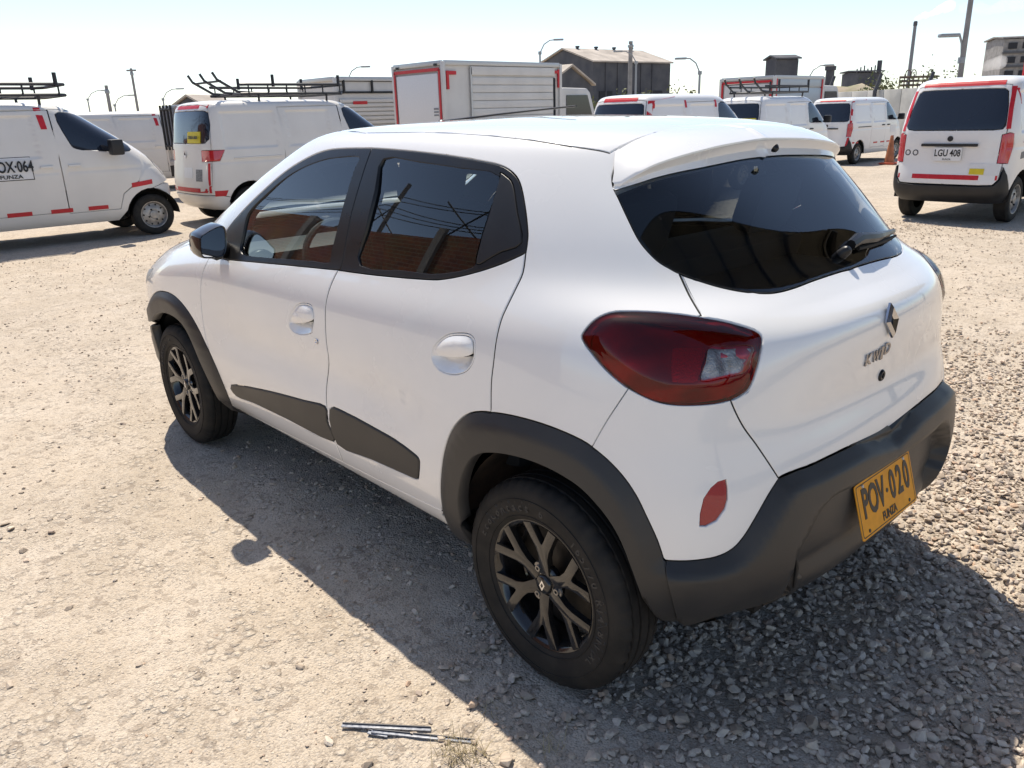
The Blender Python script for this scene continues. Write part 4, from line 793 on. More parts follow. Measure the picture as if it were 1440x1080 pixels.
# --- badge, letters, lock, number plate
def tg(px,lift=0):
    u_=KW.px([px]); p,n=KW.at(u_); return p[0]+n[0]*lift,n[0]
blk=mat('black plate paint',(.01,.01,.012),.4)
p,n=tg((1237.5,456)); p[1]=0; n[1]=0; M=frame(p+n*.001,n)
hw,hh=.033,.045
lo=lambda s,z:[M@Vector(q) for q in ((0,hh*s,z),(hw*s,0,z),(0,-hh*s,z),(-hw*s,0,z))]
V=[tuple(v) for q in (lo(1,0),lo(1,.006),lo(.74,.013),lo(.44,.004),lo(.44,0)) for v in q]
F=[(i*4+j,i*4+(j+1)%4,(i+1)*4+(j+1)%4,(i+1)*4+j) for i in range(4) for j in range(4)]
emb=MB().add(V,F).build('diamond_emblem',mat('emblem chrome',(.5,.5,.52),.1,metal=1),parts['tailgate']); MB().add([tuple(v) for v in lo(.5,.002)],[(0,1,2,3)]).build('emblem_backing',blk,emb,fix=False)
for ch,px in (('K',(1219.5,506.2)),('W',(1230.4,500.8)),('I',(1238.6,496.8)),('D',(1250.2,490.6))):
    p,n=tg(px,.001); text('badge_letter',ch,.042,.003,frame(p,n),mat('dark chrome',(.34,.34,.36),.12,metal=1),parts['tailgate'],bold=.0032 if ch=='I' else .0007,xs={'K':1.2,'W':.85,'I':1.3,'D':1.15}[ch])
p,n=tg((1241,528)); p[1]=0; MB().lathe([(0,.002),(.006,.002),(.007,.005),(.012,.006),(.0155,.003),(.016,0)],20,frame(p,n)).build('boot_lock',gblack,parts['tailgate'],smooth=True)
p,n=KW.at(KW.px([(445.6,480)])); MB().lathe([(0,.0015),(.005,.0015),(.006,.004),(.009,.004),(.010,0)],16,frame(p[0],n[0])).build('keyhole',chrome,parts[('front_door',False)],smooth=True)
th_=-.283; pc=np.array([-.5475,0,.545-.068]); pn=Vector((-math.cos(th_),0,-math.sin(th_))); MP=frame(pc,pn)
yel=mat('yellow plate',(.86,.35,.006),.5,coat=.0,noise=.12,nscale=30); blk=mat('black plate paint',(.01,.01,.012),.4)
def rrect(w,h,r,n=4): return [(sx*(w-r)+r*math.cos(a),sy*(h-r)+r*math.sin(a)) for (sx,sy,a0) in((1,1,0),(-1,1,.5),(-1,-1,1),(1,-1,1.5)) for a in (np.linspace(0,.5,n)+a0)*math.pi]
plate=MB().prism(rrect(.165,.074,.008),.002,MP).build('number_plate',yel,CAR)
po,pi=rrect(.159,.069,.007),rrect(.1565,.0665,.006); k=len(po)
MB().add([tuple(MP@Vector((*q,.0026))) for q in po+pi],[(i,(i+1)%k,(i+1)%k+k,i+k) for i in range(k)]).build('plate_border',blk,plate,fix=False)
for ch,x in (('P',-.1205),('O',-.0755),('V',-.030),('0',.038),('2',.0815),('0',.125)):
    text('plate_character',ch,.108,.0006,MP@Matrix.Translation((x,.012,.0026)),blk,plate,bold=.0032,xs=.62)
MB().lathe([(0,.001),(.006,.001),(.0065,0)],12,MP@Matrix.Translation((.004,.010,.002))).build('plate_dot',blk,plate)
text('plate_town','FUNZA',.032,.0006,MP@Matrix.Translation((.0,-.050,.0026)),blk,plate,bold=.0009,xs=.8)
for sx in (-1,1):
    MB().lathe([(0,.003),(.004,.0028),(.0052,.001),(.0055,0)],10,MP@Matrix.Translation((sx*.122,.062,.002))).build('plate_screw',silver,plate,smooth=True)
    MB().lathe([(0,.0015),(.005,.0012),(.0055,0)],10,MP@Matrix.Translation((sx*.122,-.058,.002))).build('plate_slot',blk,plate)
# --- rear wiper (right of centre)
def tgr(px,lift=0):
    s=KW; s._grid(); f=np.array([1,-1,1.]); msk=((CAMC-s.gp*f)*(s.gn*f)).sum(1)>.02
    u_=s._solve(np.atleast_2d(px),lambda P:pj(P*f),msk); p,n=s.at(u_); return p*f+n*f*lift,n*f
pp,pn_=tgr([(1183,358),(1190,349),(1200,341.5),(1223,339),(1240,333),(1252,328)],.012)
base,bn=pp[0],pn_[0]
wip=MB().lathe([(0,.016),(.008,.0155),(.0135,.009),(.015,-.012)],18,frame(base,bn)).tube([pp[1]+bn*.004,pp[2]+bn*.006,pp[3]+bn*.004,pp[4]+bn*.001,pp[5]-bn*.002],[.013,.017,.015,.010,.007],8).build('rear_wiper_arm',gblack,parts['tailgate'],smooth=True)
pb,_=tgr([(1203,352),(1222,347.5),(1241,341),(1256,334)],.008); MB().tube(pb,[.006,.007,.007,.004],6).build('wiper_blade',rubber,wip,smooth=True)
# --- aerial
a0_=np.array([1.30,0,float(KW.S(*KW.top([(1.30,0.0)]).T)[0,2])]); a1_=onplane([(810,149)],1,0)[0]
aer=MB().lathe([(.0,.016),(.010,.014),(.02,.006),(.03,-.004)],14,frame(a0_,(0,0,1),(1,0,0))).build('aerial_base',gblack,parts['roof_panel'],smooth=True)
MB().tube([a0_+[0,0,.008],a0_*.5+a1_*.5+[0,0,.006],a1_],[.005,.004,.003],6).build('aerial_rod',gblack,aer,smooth=True)
# --- door mirrors
mo=onplane([(280.5,333),(288,327.5),(297,322.3),(306,318.4),(313,317.2),(317.5,320),(319.3,327),(319.8,340),(318.5,353),(314.5,360),(306,362.6),(294,363.6),(284.5,362.8),(281,357),(279.8,345)],0,1.705)
mo=smooth_poly(mo,True,k=3)
for sg in (1,-1):
    c=mo.mean(0); secs=[(1.705,.90,0),(1.702,.97,0),(1.708,1.0,0),(1.74,1.03,.002),(1.785,1.0,.006),(1.825,.86,.004),(1.845,.62,0),(1.852,.3,-.002)]
    V=[];n=len(mo)
    for x,s,dz in secs:
        q=c+(mo-c)*s; q[:,0]=x+(q[:,1]-c[1])*-.12; q[:,2]+=dz; q[:,1]*=sg; V+=q.tolist()
    F=[(i*n+j,i*n+(j+1)%n,(i+1)*n+(j+1)%n,(i+1)*n+j) for i in range(len(secs)-1) for j in range(n)]+[tuple(range((len(secs)-1)*n,len(secs)*n))]
    mir=MB().add(V,F).build('door_mirror',glossb,parts[('front_door',sg<0)],smooth=True)
    q=c+(mo-c)*.905; q[:,0]=1.707+(q[:,1]-c[1])*-.12; q[:,1]*=sg
    MB().add(q.tolist(),[tuple(range(n))]).build('mirror_glass',mat('mirror glass',(.85,.87,.9),.02,metal=1),mir)
    MB().tube([(1.745,.79*sg,1.0),(1.80,.72*sg,.995),(1.87,.66*sg,1.0)],[.035,.03,.035],10).build('mirror_stalk',gblack,mir,smooth=True)
# --- wheels
def tyre_mesh():
    prof=[(.176,-.060),(.186,-.068),(.205,-.0765),(.235,-.0822),(.258,-.080),(.272,-.074),(.282,-.0665),(.288,-.060)]
    tr=[(.2905,-.054),(.2915,-.046),(.2860,-.0445),(.2860,-.0405),(.2925,-.039),(.2930,-.021),(.2865,-.0195),(.2865,-.0135),(.2932,-.012),(.2934,0)]
    half=prof+tr; full=half+[(r,-h) for r,h in half[::-1][1:]]
    n=150; V=[]
    for k,(r,h) in enumerate(full):
        for j in range(n):
            t=2*math.pi*j/n; rr=r
            if .0405<abs(h)<.068 and r>.28 and j%3==0: rr-=.0045
            V.append((rr*math.cos(t),rr*math.sin(t),h))
    m=len(full); F=[(i*n+j,i*n+(j+1)%n,(i+1)*n+(j+1)%n,(i+1)*n+j) for i in range(m-1) for j in range(n)]
    b=MB().add(V,F)
    for r0,h0 in ((.198,.0745),(.246,.0822)):   # raised rings on the sidewall
        b.lathe([(r0-.002,h0-.002),(r0-.001,h0+.0012),(r0+.001,h0+.0012),(r0+.002,h0-.002)],72)
    return b
def wheel(x,y,sg,rot):
    root=empty('wheel',(0,0,0)); root.parent=CAR; M=frame((x,y*sg,.2915),(0,sg,0))@Matrix.Rotation(rot,4,'Z'); root.matrix_local=M
    t=tyre_mesh().build('tyre',rubber,root,smooth=True)
    lm=mat('raised tyre lettering',(.05,.046,.042),.7)
    for s,a0,st in (('EcoContact 6',2.75,.115),('165/70 R14 81T XL',.95,.098)):
        b=[]
        for i,ch in enumerate(s):
            if ch==' ': continue
            a=a0-i*st; me=text_mesh(ch,.030,.0006,bold=.0006)
            me.transform(Matrix.Rotation(a-math.pi/2,4,'Z')@Matrix.Translation((0,.2235,.0808))); b.append(me)
        V=[];Fq=[]
        for me in b:
            k=len(V); V+=[tuple(v.co) for v in me.vertices]; Fq+=[[i+k for i in p_.vertices] for p_ in me.polygons]; bpy.data.meshes.remove(me)
        MB().add(V,Fq).build('sidewall_lettering',lm,t,fix=False,kind='stuff')
    pat=MB()
    for a0 in (1.75,-.45):   # angular facets moulded in the sidewall
        for i in range(7):
            a=a0+i*.12; r1,r2=.208,.243
            f=lambda aa,r:(r*math.cos(aa),r*math.sin(aa),.0776 if r<.215 else .0822)
            pat.tube([f(a,r1),f(a+(.13 if i%2 else .02),r2)],.0012,4).tube([f(a,r1),f(a-.10,r2)],.0010,4)
    pat.build('sidewall_pattern',lm,t,kind='stuff')
    rim=MB().lathe([(.176,-.062),(.170,-.055),(.160,-.03),(.158,.03),(.166,.05),(.1705,.058),(.176,.0645),(.183,.068),(.187,.067),(.186,.060),(.178,.052)],72).build('rim',alloy,root,smooth=True)
    MB().lathe([(.0,-.012),(.156,-.02)],48).build('brake_disc',mat('worn steel',(.09,.085,.08),.4,metal=.8,noise=.5,nscale=12),root)
    yp=[(.028,-.019),(.080,-.0165),(.105,-.024),(.170,-.060),(.1785,-.033),(.125,-.004),(.122,0),(.125,.004),(.1785,.033),(.170,.060),(.105,.024),(.080,.0165),(.028,.019)]
    for k in range(6):
        sm=MB().prism(yp,.02,Matrix.Rotation(k*math.pi/3+math.pi/2,4,'Z')@Matrix.Translation((0,0,.034)))
        sm.V=[(a,b,c+.016*min(1,(math.hypot(a,b)/.17))**2) for a,b,c in sm.V]
        sm.build('spoke',alloy,root,bevel=.003)
    hub=MB().lathe([(0,.062),(.022,.0615),(.026,.058),(.0275,.052),(.044,.050),(.052,.044),(.054,.03)],36).build('hub',alloy,root,smooth=True)
    for k in range(3):
        a=k*2*math.pi/3+math.radians(118)
        MB().lathe([(.004,.052),(.0045,.0575),(.0085,.0575),(.0095,.052),(.0165,.0525),(.018,.048)],6 if False else 16,Matrix.Translation((.0455*math.cos(a),.0455*math.sin(a),0))).build('wheel_bolt',mat('bolt steel',(.30,.29,.28),.35,metal=.9),root,smooth=True)
    d=[(0,.016),(.010,.003),(0,-.016),(-.010,-.003)]; di=[(p_*.55,q_*.5) for p_,q_ in d]
    MB().add([(a,b,.0628) for a,b in d+di],[(i,(i+1)%4,(i+1)%4+4,i+4) for i in range(4)]).build('cap_emblem',chrome,hub,fix=False)
    return root
for x in (0,2.423):
    for sg in (1,-1): wheel(x,.697,sg,0.0 if x==0 else .35)
# --- wheel liners, floor, axle, exhaust
for x,mm in ((0,liner),(2.423,dark)):
    for sg in (1,-1):
        a=np.linspace(.12,math.pi-(.6 if x==0 else .12),22); rad=.372; V=[];F=[]
        for yy in (.715,.46):
            V+=[(x+rad*math.cos(t)*(1.0 if yy>.6 else 1),yy*sg,.31+rad*math.sin(t)*.94) for t in a]
        n=len(a); F=[(j,j+1,n+j+1,n+j) for j in range(n-1)]+[tuple(range(n,2*n))]
        MB().add(V,F).build('wheel_liner',mm,CAR,smooth=True,fix=False)
und_=MB()
und_.box((1.21,0,.30),(1.62,1.36,.10)).box((1.21,0,.42),(3.3,.90,.30)).box((-.22,0,.40),(.36,.92,.16)).box((2.86,0,.36),(.28,1.1,.2))
und_.build('floor_pan',dark,CAR)
MB().tube([(0,-.6,.29),(0,.6,.29)],.035,12).build('rear_axle',dark,CAR,smooth=True)
MB().tube([(-.40,-.38,.33),(-.12,-.38,.31),(.3,-.3,.27)],[.06,.06,.025],12).build('exhaust_silencer',mat('dull exhaust steel',(.12,.11,.10),.6,metal=.7),CAR,smooth=True)
# --- cabin
for reg in ('shell','roof','front_door','rear_door','tailgate'):
    P_,F_,N_=panel(KW,vo,PN[reg],off=-.032,depth=0,center=True)
    link('cabin_lining',mesh('cabin_lining',P_,[f[::-1] for f in F_],True),mat('cabin lining',(.028,.029,.031),.85),CAR)
def seat(x,y,w,hb=.60):
    st=empty('seat',(0,0,0)); st.parent=CAR
    MB().box((x+.22,y,.56),(.50,w,.17)).build('seat_cushion',seatm,st,bevel=.05)
    R=np.array([[math.cos(.3),0,-math.sin(.3)],[0,1,0],[math.sin(.3),0,math.cos(.3)]])
    MB().box((x-.10,y,.60+hb/2),(.16,w*.96,hb),R=R).build('seat_back',seatm,st,bevel=.05)
    for yy in ([y] if w<.7 else [y-.33,y+.33]):
        MB().box((x-.22,yy,.60+hb+.08),(.09,.25,.18),R=R).build('headrest',seatm,st,bevel=.04)
        for q in (-.06,.06): MB().tube([(x-.20,yy+q,.6+hb-.04),(x-.215,yy+q,.6+hb+.05)],.006,6).build('headrest_post',chrome,st,smooth=True)
seat(1.12,.36,.48); seat(1.12,-.36,.48); seat(.28,0,1.2,.50)
MB().box((1.95,0,.86),(.36,1.32,.22)).build('dashboard',trimgrey,CAR,bevel=.06)
MB().lathe([(.0,.02),(.055,.02),(.062,.008),(.062,-.02)],24,frame((1.765,.60,.92),(-1,.1,.15))).build('air_vent',gblack,CAR,smooth=True)
stw=empty('steering_wheel',(0,0,0)); stw.parent=CAR; MS=frame((1.50,.36,.92),(-.9,0,.42))
MB().tube([tuple(MS@Vector((.18*math.cos(t),.18*math.sin(t),0))) for t in np.linspace(0,2*math.pi,33)],.014,8,cap=False).build('steering_rim',trimgrey,stw,smooth=True)
ms=MB().lathe([(0,.03),(.05,.025),(.065,0)],18,MS)
for a in (0,math.pi,-math.pi/2): ms.tube([tuple(MS@Vector((0,0,.005))),tuple(MS@Vector((.17*math.cos(a),.17*math.sin(a),0)))],.016,6)
ms.build('steering_spokes',trimgrey,stw,smooth=True)
MB().tube([tuple(MS@Vector((0,0,0))),(1.78,.36,.80)],.03,10).build('steering_column',gblack,stw,smooth=True)
MB().box((-.15,0,.985),(.40,1.0,.02)).build('parcel_shelf',seatm,CAR,bevel=.006)
# ================================================================ delivery vans
vpaint=mat('dusty white van paint',(.74,.715,.675),.38,coat=.35,noise=.06,nscale=2.5,rvar=.06)
vpaint2=mat('clean white van paint',(.80,.79,.775),.32,coat=.5,noise=.03,nscale=2.5)
vglass=mat('tinted van glass',(.014,.018,.028),.06,coat=.4,spec=.6); vblack=mat('black van plastic',(.022,.022,.024),.5,noise=.3,nscale=5)
redtape=mat('red reflective tape',(.58,.018,.030),.4,noise=.15,nscale=25); vlamp=mat('van red lamp',(.50,.012,.02),.12,coat=1); vlampw=mat('van clear lamp',(.60,.55,.50),.1,metal=.4,coat=1)
steel=mat('silver steel wheel',(.42,.40,.38),.45,metal=.6,noise=.4,nscale=12); rack_m=mat('dark painted rack tube',(.028,.030,.036),.5,metal=.2)
whitep=mat('white sign paint',(.74,.74,.74),.5,noise=.04); yellows=mat('yellow sign',(.70,.55,.03),.5,noise=.1)
def van_net(tp):
    if tp=='A':
        Z=[.24,.30,.44,.62,.80,.96,1.08,1.18,1.30,1.48,1.63,1.73,1.775,1.795,1.80]
        W=[.70,.765,.80,.81,.812,.81,.80,.79,.775,.745,.715,.685,.62,.45,.0]
        RX=[.16,.05,.0,.0,.03,.05,.06,.07,.09,.12,.15,.19,.27,.45,.7]
        FX=[3.62,3.73,3.82,3.83,3.78,3.67,3.55,3.43,3.26,2.99,2.78,2.60,2.44,2.2,1.9]
    else:
        Z=[.26,.34,.44,.58,.76,.94,1.08,1.18,1.30,1.46,1.60,1.69,1.735,1.755,1.76]
        W=[.63,.68,.705,.71,.715,.715,.71,.70,.685,.66,.63,.60,.53,.38,.0]
        RX=[.14,.03,.0,.015,.05,.055,.06,.075,.11,.165,.215,.26,.33,.5,.75]
        FX=[3.50,3.58,3.64,3.65,3.62,3.54,3.42,3.30,3.14,2.92,2.72,2.56,2.42,2.2,1.9]
    fr=np.array([1,.997,.982,.93,.83,.70,.57,.44,.31,.19,.085,.028,.008,.001,0]); yf=np.array([0,.36,.70,.92,.99,1,1,1,1,1,.99,.94,.74,.38,0])
    return np.array([np.stack([rx+(fx-rx)*fr,w*yf,np.full(15,z)],1) for z,w,rx,fx in zip(Z,W,RX,FX)])
def van_wheel(x,y,sg,root,R=.28,alloyw=False):
    w=empty('wheel',(x,y*sg,R)); w.parent=root; w.rotation_euler=(-math.pi/2*sg,0,0)
    MB().lathe([(.17,-.08),(.20,-.085),(R-.02,-.08),(R,-.06),(R,.06),(R-.02,.08),(.24,.086),(.20,.085),(.178,.075)],40).build('tyre',rubber,w,smooth=True)
    b=MB().lathe([(.178,.07),(.182,.082),(.172,.08),(.160,.055),(.150,.045),(.120,.05),(.09,.065),(.06,.062),(.055,.075),(.03,.08),(0,.08)],40)
    b.build('rim',steel,w,smooth=True)
    for k in range(10):
        a=k*math.pi/5; MB().lathe([(0,.0535),(.013,.0525)],8,Matrix.Translation((.136*math.cos(a),.136*math.sin(a),0))).build('rim_hole',dark,w)
    for k in range(4):
        a=k*math.pi/2+.4; MB().lathe([(0,.078),(.011,.077),(.013,.06)],8,Matrix.Translation((.075*math.cos(a),.075*math.sin(a),0))).build('wheel_nut',dark,w)
def make_van(tp):
    def disp(P):
        P=P.copy(); x,y,z=P[...,0],P[...,1],P[...,2]; d=0
        zs=(1.12,1.62) if tp=='A' else (1.10,1.56)
        for x0,x1 in ((.35,1.18),(1.38,2.10)):
            d=d+_ss(x0-.02,x0+.02,x)*(1-_ss(x1-.02,x1+.02,x))*_ss(zs[0]-.02,zs[0]+.02,z)*(1-_ss(zs[1]-.02,zs[1]+.02,z))
        crease=np.exp(-((z-.93)/.02)**2)*.004
        P[...,1]-=np.sign(y)*(.020*d+crease*1.5)*(np.abs(y)>.4); return P
    sf=Surf(van_net(tp),disp); um,vm=sf.UM,sf.VM; root=empty('delivery_van')
    A=tp=='A'; sd=lambda p,k=3:sf.side(smooth_poly(p,True,k=k)); re=lambda p:sf.rear(p)
    fx=3.40 if A else 3.10; rx=.66 if A else .62; arc=lambda x,r=.36,zc=.28,n=14:[(x+r*math.cos(t),zc+r*math.sin(t)) for t in np.linspace(math.pi+.0,0,n)]
    win=[(2.40,1.64),(2.66,1.635),(2.90,1.52),(3.10,1.36),(3.27,1.17),(3.05,1.15),(2.75,1.18),(2.55,1.21),(2.48,1.30)] if A else [(2.22,1.57),(2.55,1.57),(2.72,1.44),(2.92,1.20),(2.9,1.14),(2.5,1.14),(2.24,1.15),(2.20,1.2)]
    hole=lambda x:np.concatenate([[[sf.side([(x-.36,.40)])[0][0],-1]],sf.side(arc(x)[1:-1]),[[sf.side([(x+.36,.40)])[0][0],-1]]])
    rb=lambda *p:np.array(p,float)
    dx0,dx1=(2.32,3.36) if A else (2.14,3.0)
    reg=[('windscreen',rb((-1,8.0),(2.3,8.0),(2.75,8.3),(2.75,10.3),(2.3,10.8),(-1,10.8)) if A else rb((-1,7.6),(2.3,7.6),(2.75,7.9),(2.75,10.2),(2.3,10.6),(-1,10.6))),
     ('front_door',sf.side([(dx0,.40),(dx0,.7),(dx0,1.1),(dx0,1.45),(dx0,1.70 if A else 1.62),(dx0+.3,1.68 if A else 1.60),(dx0+.6,1.53 if A else 1.48),(dx1-.05,1.22),(dx1,1.1),(dx1-.1,.75),(dx1-.33,.60),(dx1-.40,.40)])),
     ('sliding_door',sf.side([(1.27,.42),(1.27,1.0),(1.26,1.68 if A else 1.61),(dx0,1.69 if A else 1.62),(dx0,1.45),(dx0,1.1),(dx0,.7),(dx0,.42)])),
     ('front_door_window',sd(win))]
    if A:
        reg+=[('tailgate',np.concatenate([[[um+1,sf.rear([(.0,.50)])[0][1]]],re([(.4,.50),(.62,.52),(.70,.6),(.715,.8),(.70,1.2),(.66,1.5),(.60,1.70),(.3,1.735)]),[[um+1,sf.rear([(0,1.735)])[0][1]]]])),
         ('rear_window',np.concatenate([[[um+1,sf.rear([(0,1.20)])[0][1]]],re([(.4,1.20),(.60,1.20),(.68,1.26),(.675,1.45),(.63,1.62),(.55,1.645),(.3,1.65)]),[[um+1,sf.rear([(0,1.65)])[0][1]]]])),
         ('tail_lamp',sf.px_any([(.02,1.10),(.35,1.10),(.28,.95),(.02,.95)]) if False else np.concatenate([sf.rear([(.52,1.10),(.52,.94)]),sf.side([(.24,.95),(.33,1.10)])])),
         ('rear_bumper',np.concatenate([[[um+1,-1]],[[um+1,sf.rear([(0,.46)])[0][1]]],re([(.4,.46),(.66,.46)]),sf.side([(.20,.46),(.36,.42)]),[[sf.side([(.36,.40)])[0][0],-1]]]))]
    else:
        reg+=[('tailgate',np.concatenate([[[um+1,sf.rear([(.0,.48)])[0][1]]],re([(.4,.48),(.55,.485),(.60,.55),(.61,.75),(.60,1.1),(.575,1.4),(.53,1.64),(.3,1.665)]),[[um+1,sf.rear([(0,1.665)])[0][1]]]])),
         ('rear_window',np.concatenate([[[um+1,sf.rear([(0,1.13)])[0][1]]],re([(.45,1.13),(.55,1.14),(.575,1.18),(.55,1.40),(.51,1.57),(.47,1.60),(.3,1.605)]),[[um+1,sf.rear([(0,1.605)])[0][1]]]])),
         ('tail_lamp',np.array([(11.7,6.0),(11.75,3.9),(11.0,3.9),(10.75,5.0),(10.85,6.1),(11.2,6.2)])),
         ('rear_bumper',np.concatenate([[[um+1,-1]],[[um+1,sf.rear([(0,.475)])[0][1]]],re([(.4,.475),(.56,.485),(.61,.56),(.625,.70)]),sf.side([(.12,.69),(.17,.60),(.26,.42)]),[[sf.side([(.27,.40)])[0][0],-1]]]))]
    reg+=[('front_bumper',np.array([(-1,-1),(3.6,-1),(3.5,3.0),(2.6,3.4),(-1,3.4)],float)),('headlamp',sf.side([(3.46,1.10),(3.60,1.03),(3.72,.86),(3.74,.80),(3.66,.80),(3.55,.95)] if A else [(3.3,1.0),(3.45,.9),(3.5,.78),(3.4,.8)])),
     ('hole',hole(fx)),('hole',hole(rx))]
    us=np.linspace(0,um,um*7+1); vv=np.linspace(0,vm,vm*7+1); vo_,pn=cut(sf,us,vv,reg)
    kk=dict(gap=.006,bev=.004,depth=.03)
    pt=vpaint if A else vpaint2
    mkpanel('body_shell',pt,root,sf,vo_,pn['shell'],center=True,**kk); tg_=mkpanel('tailgate',pt,root,sf,vo_,pn['tailgate'],center=True,**kk)
    mkpanel('windscreen',vglass,root,sf,vo_,pn['windscreen'],center=True,**kk); mkpanel('rear_window',vglass,tg_,sf,vo_,pn['rear_window'],center=True,gap=.004,depth=.01,off=-.002)
    mkpanel('rear_bumper',pt if A else vblack,root,sf,vo_,pn['rear_bumper'],center=True,off=.004 if A else .014,**kk); mkpanel('front_bumper',pt if A else vblack,root,sf,vo_,pn['front_bumper'],center=True,**kk)
    for mr in (False,True):
        d=mkpanel('front_door',pt,root,sf,vo_,pn['front_door'],mirror=mr,**kk); mkpanel('sliding_door',pt,root,sf,vo_,pn['sliding_door'],mirror=mr,**kk)
        mkpanel('door_window',vglass,d,sf,vo_,pn['front_door_window'],mirror=mr,gap=.004,off=-.003,depth=.01); mkpanel('tail_lamp',vlamp,root,sf,vo_,pn['tail_lamp'],mirror=mr,off=.004,gap=.003,depth=.02)
        mkpanel('headlamp',vlampw,root,sf,vo_,pn['headlamp'],mirror=mr,off=.003,gap=.003,depth=.02)
        sg=-1 if mr else 1; mx=3.02 if A else 2.86; mw=.80 if A else .70
        MB().tube([(mx+.03,mw*sg,1.15),(mx,(mw+.10)*sg,1.18)],.03,8).box((mx-.03,(mw+.13)*sg,1.21),(.10,.17,.17) if not A else (.16,.18,.20)).build('door_mirror',vblack,d,bevel=.03)
        for hx in (dx0-.17,dx0+.16):
            p,n=sf.at(sf.side([(hx,1.0)])); f=np.array([1,sg,1]); b=MB().box(p[0]*f+n[0]*f*.012,(.15,.022,.032)); b.build('door_handle',pt if A else vblack,root,bevel=.008)
        p,n=sf.at(sf.side([(.45,.98),(.8,.98),(1.2,.98)])); f=np.array([1,sg,1]); MB().tube(p*f+n*f*.002,.012,6).build('sliding_rail',vblack if not A else vpaint,root)
        for wx in (fx,rx):
            van_wheel(wx,.66 if A else .585,sg,root)
            a=np.linspace(0,math.pi,14); V=[(wx+.35*math.cos(t),yy*sg,.28+.35*math.sin(t)) for yy in (.78 if A else .69,.45) for t in a]
            MB().add(V,[(j,j+1,15+j,14+j) for j in range(13)]+[tuple(range(14,28))]).build('wheel_liner',dark,root,fix=False)
    MB().box((1.95,0,.33),(2.2,1.25 if A else 1.1,.16)).box((.35,0,.42),(.5,1.0,.2)).build('underbody',dark,root)
    if not A:
        MB().box((.045,0,.955),(.03,.66,.035)).build('tailgate_handle',vblack,tg_,bevel=.01)
        MB().lathe([(0,.012),(.03,.011),(.034,0)],18,frame((.058,0,1.03),(-1,0,.05))).build('round_badge',vblack,tg_,smooth=True)
        for q,(x0,x1,z0,z1) in enumerate(((-.62,-.53,.86,.93),(-.62,-.53,.81,.845))): pass
    return root,sf
def copy_tree(o,parent=None):
    c=o.copy(); COL.objects.link(c); c.parent=parent
    for ch in list(o.children): copy_tree(ch,c)
    return c
def quad_on(sf,kind,q,sg,off=.005,n=6):
    """four corners in flank (x,z) or tail (y,z) coordinates -> patch lying on the body"""
    q=np.array(q,float); s=np.linspace(0,1,n); P=[]
    for a in s:
        for b in (0,.5,1): P.append((q[0]*(1-a)+q[1]*a)*(1-b)+(q[3]*(1-a)+q[2]*a)*b)
    P=np.array(P); f=np.array([1,1,1.])
    if kind=='side': u=sf.side(P); f=np.array([1,sg,1.])
    else:
        neg=P[:,0]<0; P2_=np.abs(P[:,:1]); u=sf.rear(np.concatenate([P2_,P[:,1:]],1))
    p,nn=sf.at(u)
    if kind!='side': f=np.stack([np.ones(len(P)),np.where(P[:,0]<0,-1,1),np.ones(len(P))],1)
    p=p*f; nn=nn*f; V=np.concatenate([p+nn*off,p-nn*.01]); m=n*3
    F=[(i*3+j,(i+1)*3+j,(i+1)*3+j+1,i*3+j+1) for i in range(n-1) for j in range(2)]
    ring_=[i*3 for i in range(n)]+[(n-1)*3+1]+[i*3+2 for i in range(n)][::-1]+[1]
    F+=[(ring_[i],ring_[(i+1)%len(ring_)],ring_[(i+1)%len(ring_)]+m,ring_[i]+m) for i in range(len(ring_))]
    return MB().add(V,F)
def tape(root,sf,kind,q,sg=-1,m=None,name='reflective_tape',off=.005): return quad_on(sf,kind,q,sg,off).build(name,m or redtape,root)
def rack(root,L0,L1,w,z,up=True,bars=5,ladder=False):
    rk=empty('roof_rack',(0,0,0)); rk.parent=root
    for zz,ww in ((z,w),(z+.13,w)):
        for sg in (1,-1): MB().tube([(L0,ww*sg*.9,zz),(L0+.08,ww*sg,zz),(L1-.12,ww*sg,zz),(L1,ww*sg*.8,zz)],.021,6).build('rack_rail',rack_m,rk,smooth=True)
        MB().tube([(L1-.01,-ww*.8,zz),(L1,ww*.8,zz)],.021,6).build('rack_rail',rack_m,rk,smooth=True)
    for x in np.linspace(L0+.1,L1-.1,bars):
        MB().tube([(x,-w,z),(x,w,z)],.017,6).build('rack_cross_bar',rack_m,rk)
        for sg in (1,-1): MB().tube([(x,w*sg,z-.02),(x,w*sg,z+.13)],.012,6).build('rack_upright',rack_m,rk)
    for x in (L0+.25,L1-.35):
        for sg in (1,-1): MB().tube([(x,w*sg,z),(x,w*sg*.97,z-.13)],.018,6).build('rack_foot',rack_m,rk)
    for x in (L0+.5,L1-.12) if up else ():
        for sg in (1,-1): MB().tube([(x,w*sg,z+.1),(x,w*sg,z+.27)],.026,6).build('rack_stop',rack_m,rk)
    if ladder:
        for y in (-w*.75,0,w*.75): MB().tube([(L0+.45,y,z),(L0,y,z+.03),(L0-.30,y,z+.20),(L0-.36,y,z+.30)],.021,6).build('ladder_hook',rack_m,rk,smooth=True)
        MB().tube([(L0-.26,-w*.8,z+.18),(L0-.26,w*.8,z+.18)],.016,6).build('hook_bar',rack_m,rk)
    return rk
FA,FB=None,None
pA,sA=make_van('A'); pB,sB=make_van('B'); used={'A':False,'B':False}
def van(tp,loc,s,label,cat='van',rz=-math.pi/2,group=None):
    p={'A':pA,'B':pB}[tp]
    if used[tp]: r=copy_tree(tmpl[tp])
    else:
        r=p; used[tp]=True
    r.location=loc; r.scale=(s,s,s); r.rotation_euler=(0,0,rz); return tag(r,label,cat,group)
tmpl={'A':copy_tree(pA),'B':copy_tree(pB)}
